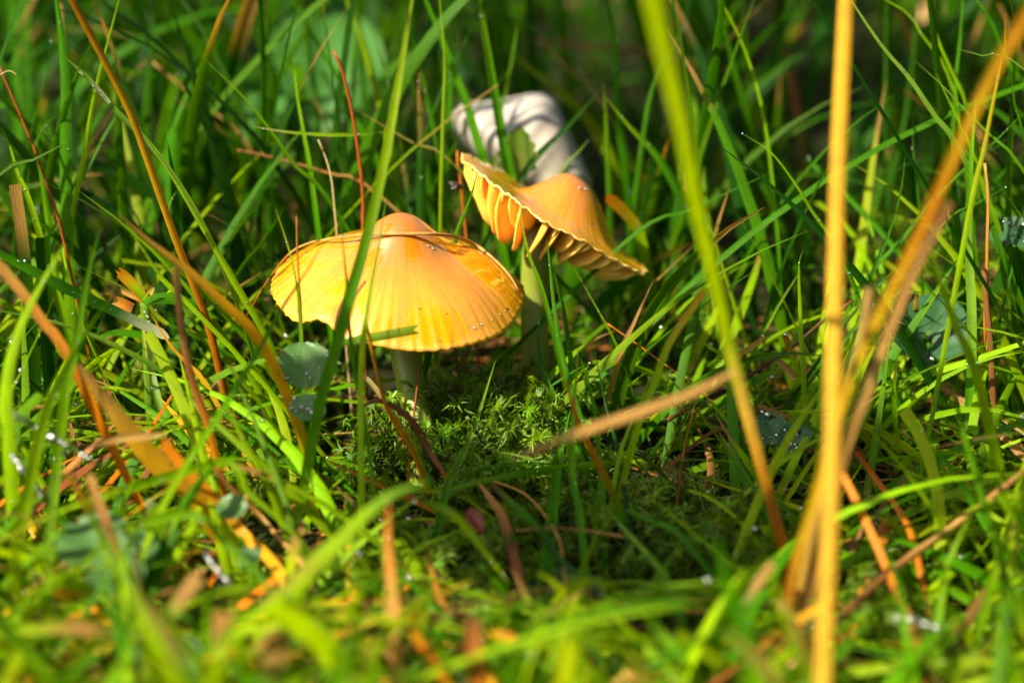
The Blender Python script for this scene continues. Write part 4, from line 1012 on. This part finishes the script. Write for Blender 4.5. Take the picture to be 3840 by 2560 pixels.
# torn grass stub: a broken shoot with a torn sheath, a dry scale and a young leaf
def torn_stub():
    foot = W(335, 760, 0.002); foot[2] = -0.007
    root = empty('grass_stub', foot); root['_at'] = tuple(foot)
    tag(root, 'torn grass stub with a ragged orange sheath among bright green blades', 'grass stub')
    P = catmull([foot, W(337, 740, 0.0), W(332, 695, -0.001)], 10)
    v, f, uv = tube(P, np.full(10, 0.0010), 9); obj('shoot', quads_mesh('shoot', v, f, M['grass'], uv, np.repeat([C['lg']], len(v), 0)), root)
    r = np.random.default_rng(2)
    def piece(name, pts, t, width, keys, jag, mat, fold):
        Q = catmull([W(x, y, t) for x, y in pts], 12); s = np.linspace(0, 1, 12)
        wid = width * SV * KPX * (0.75 + 0.25 * np.sin(s * 2.6))
        v, f, uv = ribbon(Q, wid, 0.1, 0.3, fold, 7, width * SV * KPX * jag, r)
        cc = np.repeat(colour_run(keys, s, r), 7, 0).reshape(12, 7, 3); 
        cc[:, [0, 6]] = np.array(C['orr']) * 1.1
        obj(name, mesh_np(name, v, f, mat, uv, cc.reshape(-1, 3)), root)
    piece('sheath', [(334, 690), (315, 665), (292, 640), (273, 622)], -0.002, 26, 'yg>yg>yel>orr', 0.5, M['grass'], 0.3)
    piece('sheath', [(325, 690), (305, 680), (280, 668)], -0.001, 12, 'orr>tan>tan', 0.6, M['straw'], 0.25)
    piece('dry_scale', [(305, 708), (285, 700), (262, 690)], 0.001, 27, 'br>orr>tan', 0.1, M['straw'], 0.2)
    piece('collar', [(330, 690), (343, 672), (350, 660)], -0.001, 17, 'ol>tan>br', 0.2, M['straw'], 0.3)
    piece('young_leaf', [(326, 688), (336, 676), (352, 662)], -0.004, 6, 'yg>yg', 0.1, M['grass'], 0.2)
    piece('young_leaf', [(340, 700), (360, 725), (385, 745)], -0.003, 10, 'g>yg', 0.2, M['grass'], 0.2)
    for (x, y) in [(337, 704), (345, 706), (352, 700), (358, 712), (331, 716), (338, 726), (341, 738), (336, 744)]:
        dv, df = drop_mesh(W(x, y, -0.0022), nrm(CAM - W(x, y, 0)), r.uniform(0.00012, 0.00028), 8, 5)
        obj('dew_drop', quads_mesh('dew_drop', dv, df, M['dew']), root)
torn_stub()

# ------------------------------------------------------------------ white stone
def stone():
    r = np.random.default_rng(12)
    t = 0.062
    # outline in the picture, given depth by a rounded section
    out = np.array([(1038, 262), (1068, 236), (1120, 232), (1180, 222), (1240, 214), (1278, 238), (1300, 285), (1322, 330), (1345, 385), (1362, 428), (1330, 470), (1270, 470), (1190, 440), (1130, 400), (1085, 350), (1048, 305)], float)
    o2 = catmull(np.vstack([out, out[:1]]), 65)[:-1]
    c = np.array([1205, 345.0])
    rings = np.linspace(0.02, 1, 15)
    V = []; n = len(o2)
    def at(p, q, sgn):
        h = math.sqrt(max(0, 1 - q ** 2.6))
        nz = math.sin(p[0] * 0.045) * math.cos(p[1] * 0.05) * 0.0008 + math.sin(p[0] * 0.11 + p[1] * 0.07) * 0.0002
        return W(p[0], p[1], t + sgn * (0.013 * h) * (-1) + (nz if q < 0.97 else 0) + (p[1] - 345) * -0.00003)
    for sgn in (1, -1):
        for q in (rings if sgn == 1 else rings[::-1][1:]):
            for p in c + (o2 - c) * q: V.append(at(p, q, sgn))
    V = np.array(V); m = len(V) // n
    i = np.arange(m * n).reshape(m, n); j = np.roll(i, -1, 1)
    f = np.stack([i[:-1], j[:-1], j[1:], i[1:]], -1).reshape(-1, 4)
    V = np.vstack([V, V[:n].mean(0), V[-n:].mean(0)])
    tri = [[int(j[0][k]), int(i[0][k]), m * n, m * n] for k in range(n)] + [[int(i[-1][k]), int(j[-1][k]), m * n + 1, m * n + 1] for k in range(n)]
    f = np.vstack([f, tri])
    base = V[V[:, 2].argmin()].copy()
    lower = max(0.0, base[2] + 0.002)
    o = obj('white_stone', quads_mesh('white_stone', V, f, M['stone']), None, base)
    tag(o, 'smooth pale grey-white stone lying in the grass behind the tilted mushroom', 'stone')
stone()

# ------------------------------------------------------------------ small fly on the raised rim
def fly():
    r = np.random.default_rng(1)
    b = W(1052, 424, 0.012)
    root = empty('fly', b); root['_at'] = tuple(b)
    tag(root, 'tiny grey fly on the gill edge of the tilted mushroom', 'fly')
    P = catmull([W(1045, 422, 0.012), W(1050, 424, 0.012), W(1058, 428, 0.0125), W(1063, 430, 0.013)], 10)
    v, f, uv = tube(P, np.array([.2, .5, .6, .55, .35, .45, .5, .45, .42, .2]) * 0.0009, 9)
    obj('body', quads_mesh('body', v, f, M['fly'], uv), root)
    for tip in [(1030, 418), (1034, 434)]:
        v, f, uv = place_leaf('oval', W(1050, 424, 0.0118), W(*tip, 0.011), nrm(CAM - b), 0.9)
        obj('wing', mesh_np('wing', v, f, M['fly_wing'], uv), root)
    for a in [(1060, 437), (1054, 436), (1066, 422)]:
        P = catmull([W(1056, 427, 0.0125), W(*a, 0.0125)], 4); v, f, uv = tube(P, np.full(4, 0.00007), 5)
        obj('leg', quads_mesh('leg', v, f, M['fly'], uv), root)
fly()

# ------------------------------------------------------------------ the mass of grass, dead grass and moss
CAP_KEEP = [(914, 660, 312, 178, 0.030), (1285, 505, 245, 165, 0.05), (1205, 340, 150, 110, 0.10), (985, 930, 150, 130, 0.0), (1150, 960, 200, 110, -0.012), (320, 690, 75, 70, 0.0), (700, 860, 60, 90, -0.03), (1230, 1085, 240, 60, -0.012), (300, 990, 110, 90, -0.056), (540, 1180, 110, 90, -0.052), (2060, 1320, 220, 80, -0.06), (1400, 1210, 160, 60, -0.03), (125, 1005, 115, 50, -0.05), (60, 1090, 50, 60, -0.055), (500, 1310, 45, 45, -0.065), (2095, 1430, 75, 32, -0.08), (1370, 45, 65, 75, 0.19), (1465, 115, 40, 55, 0.18)]
def keep_clear(vx, vy, t):
    """True where a blade would stand in front of something that the place leaves open"""
    bad = np.zeros(vx.shape[0], bool)
    for (cx, cy, rx, ry, lim) in CAP_KEEP:
        bad |= ((((vx - cx) / rx) ** 2 + ((vy - cy) / ry) ** 2 < 1) & (t < lim)).any(1)
    return bad

def grass_mass(name, n, region, hrange, wrange, cols, lean, mat, label, cat, seed, kind='blade', reject=True, K=9, zoff=0.0, extra=None):
    r = np.random.default_rng(seed)
    x = r.uniform(region[0], region[1], n); y = r.uniform(region[2], region[3], n)
    # grow in loose tussocks
    tx, ty = r.uniform(region[0], region[1], n // 14 + 1), r.uniform(region[2], region[3], n // 14 + 1)
    k = r.integers(0, len(tx), n); cl = r.random(n) < 0.7
    x = np.where(cl, tx[k] + r.normal(0, 0.006, n), x); y = np.where(cl, ty[k] + r.normal(0, 0.006, n), y)
    H = r.uniform(hrange[0], hrange[1], n) * r.choice([1, 1, 0.7, 0.5], n)
    az = r.uniform(0, 2 * np.pi, n)
    th0 = np.abs(r.normal(0, lean[0], n)) + lean[2]; bend = r.normal(lean[1], lean[1] * 0.7, n)
    s = np.linspace(0, 1, K)
    th = th0[:, None] + bend[:, None] * s[None] ** 1.4
    th = np.minimum(th, 1.75)
    ds = H[:, None] / (K - 1)
    hor = np.cumsum(np.sin(th) * ds, 1); ver = np.cumsum(np.cos(th) * ds, 1)
    hor -= hor[:, :1]; ver -= ver[:, :1]
    az2 = az[:, None] + r.normal(0, 0.25, n)[:, None] * s[None]
    P = np.stack([x[:, None] + hor * np.cos(az2), y[:, None] + hor * np.sin(az2), ground_z(x, y)[:, None] + np.maximum(ver, 0.0012 * np.minimum(1, s * 4)) - 0.001 + zoff], -1)
    if reject:
        vx, vy, t = project(P.reshape(-1, 3)); vx, vy, t = (a.reshape(n, K) for a in (vx, vy, t))
        ok = ~keep_clear(vx, vy, t)
        if extra is not None: ok &= extra(vx, vy, t, r)
        ok &= (t > -0.33).all(1)
        P, az, H = P[ok], az[ok], H[ok]; n = len(P)
    wd = r.uniform(wrange[0], wrange[1], n)
    T = nrm(np.gradient(P, axis=1))
    a = az + np.pi / 2 + r.normal(0, 0.5, n)
    side = np.stack([np.cos(a), np.sin(a), np.zeros(n)], -1)[:, None]
    side = nrm(side - T * (side * T).sum(-1, keepdims=True))
    N = np.cross(side, T)
    prof = (0.6 + 0.4 * np.minimum(1, s / 0.25)) * (1 - np.clip((s - 0.4) / 0.6, 0, 1) ** 1.6) + 0.04
    blunt = r.random(n) < (0.06 if wrange[1] > 0.004 else 0.2)
    pr = np.where(blunt[:, None], 0.75 + 0.25 * np.minimum(1, s / 0.3)[None], prof[None])
    hw = (wd[:, None] * pr / 2)[..., None]
    fold = r.uniform(0.1, 0.3, n)[:, None, None]
    v = np.stack([P - side * hw + N * hw * 2 * fold, P, P + side * hw + N * hw * 2 * fold], 2)
    cols = np.array(cols); ci = r.integers(0, len(cols), n)
    c = cols[ci][:, None] * r.uniform(0.75, 1.25, n)[:, None, None] * (1 + r.uniform(-0.12, 0.12, (n, 1, 3)))
    c = np.repeat(c, K, 1)
    if kind == 'blade':
        brown = r.random(n) < 0.2
        tipm = (s > 0.86)[None] & brown[:, None]
        c = np.where(tipm[..., None], np.array(C['tan'])[None, None] * 0.8, c)
        yb = (s < 0.18)[None] & (r.random(n) < 0.4)[:, None]
        c = np.where(yb[..., None], np.array(C['ol'])[None, None], c)
    c = np.repeat(c[:, :, None], 3, 2).reshape(-1, 3)
    L = np.linspace(0, 1, K)[None] * H[:, None] * 100
    uv = np.stack([np.broadcast_to(np.array([0, .5, 1.0])[None, None], (n, K, 3)), np.repeat(L[:, :, None], 3, 2) + r.uniform(0, 50, n)[:, None, None]], -1).reshape(-1, 2)
    i = np.arange(n * K * 3).reshape(n, K, 3)
    f = np.stack([i[:, :-1, :-1], i[:, :-1, 1:], i[:, 1:, 1:], i[:, 1:, :-1]], -1).reshape(-1, 4)
    o = obj(name, mesh_np(name, v.reshape(-1, 3), f, mat, uv, c))
    tag(o, label, cat, kind='stuff')
    return P
def low_front(vx, vy, t, r):
    """grass before the mushrooms stays short; taller growth only to the sides"""
    lim = np.interp(vx, [-400, 0, 300, 560, 640, 760, 1500, 1640, 2000, 2200, 2352, 2800], [450, 560, 720, 800, 960, 1060, 1060, 900, 800, 700, 640, 560])
    lim = np.where(t < -0.06, np.maximum(lim, np.interp(vx, [0, 500, 700, 1600, 2100, 2352], [980, 1080, 1250, 1330, 1180, 1100])), lim)
    near = t < -0.012
    return ~((vy < lim) & near).any(1)
greens_back = [(.034, .125, .001), (.042, .145, .001), (.014, .065, .003), (.045, .135, .001), (.021, .095, .002), (.012, .062, .003)]  # greens darkened so the grass behind and beside reads as shaded
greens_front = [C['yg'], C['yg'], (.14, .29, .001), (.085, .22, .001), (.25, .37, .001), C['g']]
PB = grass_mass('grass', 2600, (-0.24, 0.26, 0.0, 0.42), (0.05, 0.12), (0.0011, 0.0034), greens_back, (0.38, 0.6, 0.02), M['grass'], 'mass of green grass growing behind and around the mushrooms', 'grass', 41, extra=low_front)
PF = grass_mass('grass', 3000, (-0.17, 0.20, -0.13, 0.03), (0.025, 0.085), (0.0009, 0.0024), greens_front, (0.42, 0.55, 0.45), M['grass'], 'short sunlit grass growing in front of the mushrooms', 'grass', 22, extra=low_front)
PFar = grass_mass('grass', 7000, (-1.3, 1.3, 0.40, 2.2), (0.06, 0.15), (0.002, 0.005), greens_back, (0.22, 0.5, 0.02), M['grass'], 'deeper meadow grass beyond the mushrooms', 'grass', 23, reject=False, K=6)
PS1 = grass_mass('grass', 3600, (-1.3, -0.22, -0.5, 0.45), (0.05, 0.10), (0.0014, 0.004), greens_back, (0.3, 0.6, 0.02), M['grass'], 'meadow grass beside the sunlit orange straws', 'grass', 24, K=6)
PS2 = grass_mass('grass', 3600, (0.24, 1.3, -0.5, 0.45), (0.05, 0.12), (0.0014, 0.004), greens_back, (0.3, 0.6, 0.02), M['grass'], 'meadow grass beside the tuft and tall straws', 'grass', 25, K=6)
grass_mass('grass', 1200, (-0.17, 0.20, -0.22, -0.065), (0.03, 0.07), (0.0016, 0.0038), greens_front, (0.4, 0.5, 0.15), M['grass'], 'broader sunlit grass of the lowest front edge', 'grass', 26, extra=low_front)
grass_mass('grass', 1300, (0.135, 0.27, -0.10, 0.26), (0.09, 0.19), (0.0014, 0.0036), greens_back, (0.14, 0.3, 0.02), M['grass'], 'tall grass tussock added beside the tall straws as a dark reflection for the caps', 'grass', 27)  # added tall grass, kept to give the caps something dark to reflect
dry = [(.30, .17, .05), C['br'], (.34, .13, .015), (.12, .05, .012), (.22, .11, .03), (.14, .07, .02)]
grass_mass('dead_grass', 650, (-0.2, 0.22, -0.16, 0.1), (0.02, 0.07), (0.0007, 0.0022), dry, (0.15, 0.1, 1.25), M['straw'], 'litter of tan and brown dead grass lying on the soil', 'dead grass', 31, kind='dry', extra=low_front, zoff=0.003)

grass_mass('dead_grass', 220, (-0.11, 0.03, -0.12, -0.015), (0.02, 0.06), (0.0009, 0.0028), [C['orr'], C['tan'], C['yel'], C['br'], C['yel']], (0.2, 0.2, 1.0), M['straw'], 'orange and tan dead grass lying among the sunlit blades', 'dead grass', 32, kind='dry', extra=low_front, zoff=0.004)

def moss_mass(name, shoots, label, seed, leaves, detail):
    r = np.random.default_rng(seed)
    V, F, Cc, UV = [], [], [], []
    base = 0
    for (bx, by, L, ax, ay) in shoots:
        K = 8; s = np.linspace(0, 1, K)
        P = np.stack([bx + ax * s ** 1.4 * L, by + ay * s ** 1.4 * L, float(ground_z(np.array(bx), np.array(by))) - 0.001 + L * (s - 0.12 * s ** 3)], -1)
        T = nrm(np.gradient(P, axis=0))
        n = leaves
        q = np.concatenate([r.uniform(0.12, 1.0, n - 9), np.full(9, 0.99)])
        az = r.uniform(0, 2 * np.pi, n)
        c = np.stack([np.interp(q, s, P[:, i]) for i in range(3)], -1)
        t = nrm(np.stack([np.interp(q, s, T[:, i]) for i in range(3)], -1))
        a = np.cross(t, np.array([0.3, 0.9, 0.1])); a = nrm(a); b = np.cross(t, a)
        d = a * np.cos(az)[:, None] + b * np.sin(az)[:, None]
        ll = r.uniform(0.0016, 0.0034, n)[:, None] * (0.7 + 0.5 * np.sin(q * 2.6))[:, None]
        w_ = nrm(np.cross(d, t)) * ll * 0.085
        m1 = c + (d * 0.42 + t * 0.38) * ll
        tip = c + (d * 0.98 + t * r.uniform(-0.1, 0.45, n)[:, None]) * ll
        vv = np.stack([c - w_ * 1.0, c + w_ * 1.0, m1 + w_ * 0.75, m1 - w_ * 0.75, tip], 1).reshape(-1, 3)
        i = base + np.arange(n)[:, None] * 5
        F.append(np.concatenate([i + np.array([[0, 1, 2]]), i + np.array([[0, 2, 3]]), i + np.array([[3, 2, 4]])]))
        V.append(vv); base += n * 5
        col = np.array([.085, .17, .002]) * r.uniform(0.7, 1.5) * (1 + r.uniform(-0.15, 0.15, 3))
        cc = np.repeat((col[None] * (0.7 + 0.7 * q[:, None])), 5, 0); Cc.append(cc)
        UV.append(np.tile(np.array([[0, 0], [1, 0], [1, .5], [0, .5], [.5, 1.0]]), (n, 1)))
        # stalk
        sw = 0.00022
        st = np.stack([P + np.array([sw, 0, 0]), P + np.array([-sw * .5, sw, 0]), P + np.array([-sw * .5, -sw, 0])], 1).reshape(-1, 3)
        j = base + np.arange(K * 3).reshape(K, 3); jj = np.roll(j, -1, 1)
        qd = np.stack([j[:-1], jj[:-1], jj[1:], j[1:]], -1).reshape(-1, 4)
        F.append(np.concatenate([qd[:, :3], qd[:, [0, 2, 3]]]))
        V.append(st); base += K * 3; Cc.append(np.repeat([[.12, .14, .02]], K * 3, 0)); UV.append(np.zeros((K * 3, 2)))
    o = obj(name, mesh_np(name, np.concatenate(V), np.concatenate(F), M['moss'], np.concatenate(UV), np.concatenate(Cc), smooth=False))
    tag(o, label, 'moss', kind='stuff')
    return shoots
r = np.random.default_rng(77)
sh = []
for k in range(150):      # the star-tipped moss around the stem foot
    vx, vy = r.normal(1090, 115), r.normal(1015, 32)
    t = min(t_ground(vy, 0) - r.uniform(0.0, 0.016), 0.03)
    p = W(vx, vy, t)
    if abs(p[0] + 0.0) < 0.0055 and abs(p[1]) < 0.006: continue
    if 900 < vx < 1010 and p[1] < 0.003: continue
    sh.append((p[0], p[1], r.uniform(0.010, 0.022) if vy < 1015 else r.uniform(0.008, 0.013), r.uniform(-0.6, 0.6), r.uniform(-0.7, 0.3)))
for (vx, vy, h) in [(1012, 872, 0), (1085, 885, 0), (1140, 900, 0), (1185, 912, 0), (1225, 905, 0), (905, 890, 0), (1060, 935, 0), (1130, 950, 0), (990, 905, 0), (890, 920, 0), (1180, 960, 0), (870, 985, 0), (915, 925, 0), (928, 945, 0), (940, 965, 0), (958, 972, 0), (900, 950, 0), (975, 965, 0)]:
    p = W(vx, vy, -0.006); sh.append((p[0] + r.uniform(-.003, .003), p[1], p[2] * 1.05 + 0.0075, r.uniform(-0.15, 0.15), r.uniform(-0.1, 0.1)))
moss_mass('moss', sh, 'spiky yellow-green star moss at the foot of the pale mushroom stem', 5, 64, True)
sh2 = [(r.uniform(-0.16, 0.18), r.uniform(-0.075, 0.16), r.uniform(0.006, 0.016), r.uniform(-0.7, 0.7), r.uniform(-0.7, 0.7)) for _ in range(1100)]
sh2 += [(r.uniform(-0.005, 0.085), r.uniform(-0.095, -0.02), r.uniform(0.007, 0.013), r.uniform(-0.7, 0.7), r.uniform(-0.7, 0.7)) for _ in range(420)]
sh2 = [s for s in sh2 if math.hypot(s[0], s[1]) > 0.025]
moss_mass('moss', sh2, 'low green moss carpet between the grass roots', 6, 26, False)

# dew on the grass
def dew():
    r = np.random.default_rng(9)
    V, F = [], []; base = 0
    cand = []
    for (ln, wm) in hero_lines:
        m = len(ln)
        for _ in range(int(r.integers(2, 9))):
            a = r.integers(3, m); cand.append((ln[a, r.integers(0, 3)], r.uniform(0.00007, 0.00022)))
    for PP, num in ((PB, 350), (PF, 1100)):
        for _ in range(num):
            b = PP[r.integers(len(PP))]; k = r.integers(3, b.shape[0])
            cand.append((b[k], 0.00012 + 0.00042 * r.random() ** 2))
    for pp, t in wet:
        q = catmull(np.array(pp, float), 40)
        for k in range(16):
            x, y = q[r.integers(2, 38)]
            cand.append((W(x + r.uniform(-3, 3), y + r.uniform(-3, 3), min(t, t_ground(y, 0.006)) - 0.0012), r.uniform(0.0003, 0.0007)))
    for (x, y, rad) in [(983, 565, .00022), (995, 572, .0003), (990, 582, .00016), (1005, 590, .00012), (1088, 752, .0003), (1106, 745, .00024), (1130, 735, .0002), (1148, 722, .0002), (1160, 714, .00016)]:
        hit, nn, _, _ = bvh1.ray_cast(Vector(CAM), Vector(W(x, y, 0) - CAM).normalized())
        if hit is not None: cand.append((np.array(hit), rad))
    for (x, y, rad) in [(1331, 433, .0003), (1345, 434, .00026), (1420, 606, .0002)]:
        hit, nn, _, _ = bvh2.ray_cast(Vector(CAM), Vector(W(x, y, 0) - CAM).normalized())
        if hit is not None: cand.append((np.array(hit), rad))
    for p, rad in cand:
        n = nrm(nrm(CAM - p) + np.array([0, 0, 0.8]) + r.normal(0, 0.3, 3))
        v, f = drop_mesh(np.asarray(p) - n * rad * 0.2, n, rad, 8, 5)
        V.append(v); F.append(f + base); base += len(v)
    o = obj('dew', quads_mesh('dew', np.concatenate(V), np.concatenate(F), M['dew']))
    tag(o, 'fine beads of dew scattered over the grass blades', 'dew', kind='stuff')
dew()

for o in bpy.data.objects:
    if '_at' in o: del o['_at']
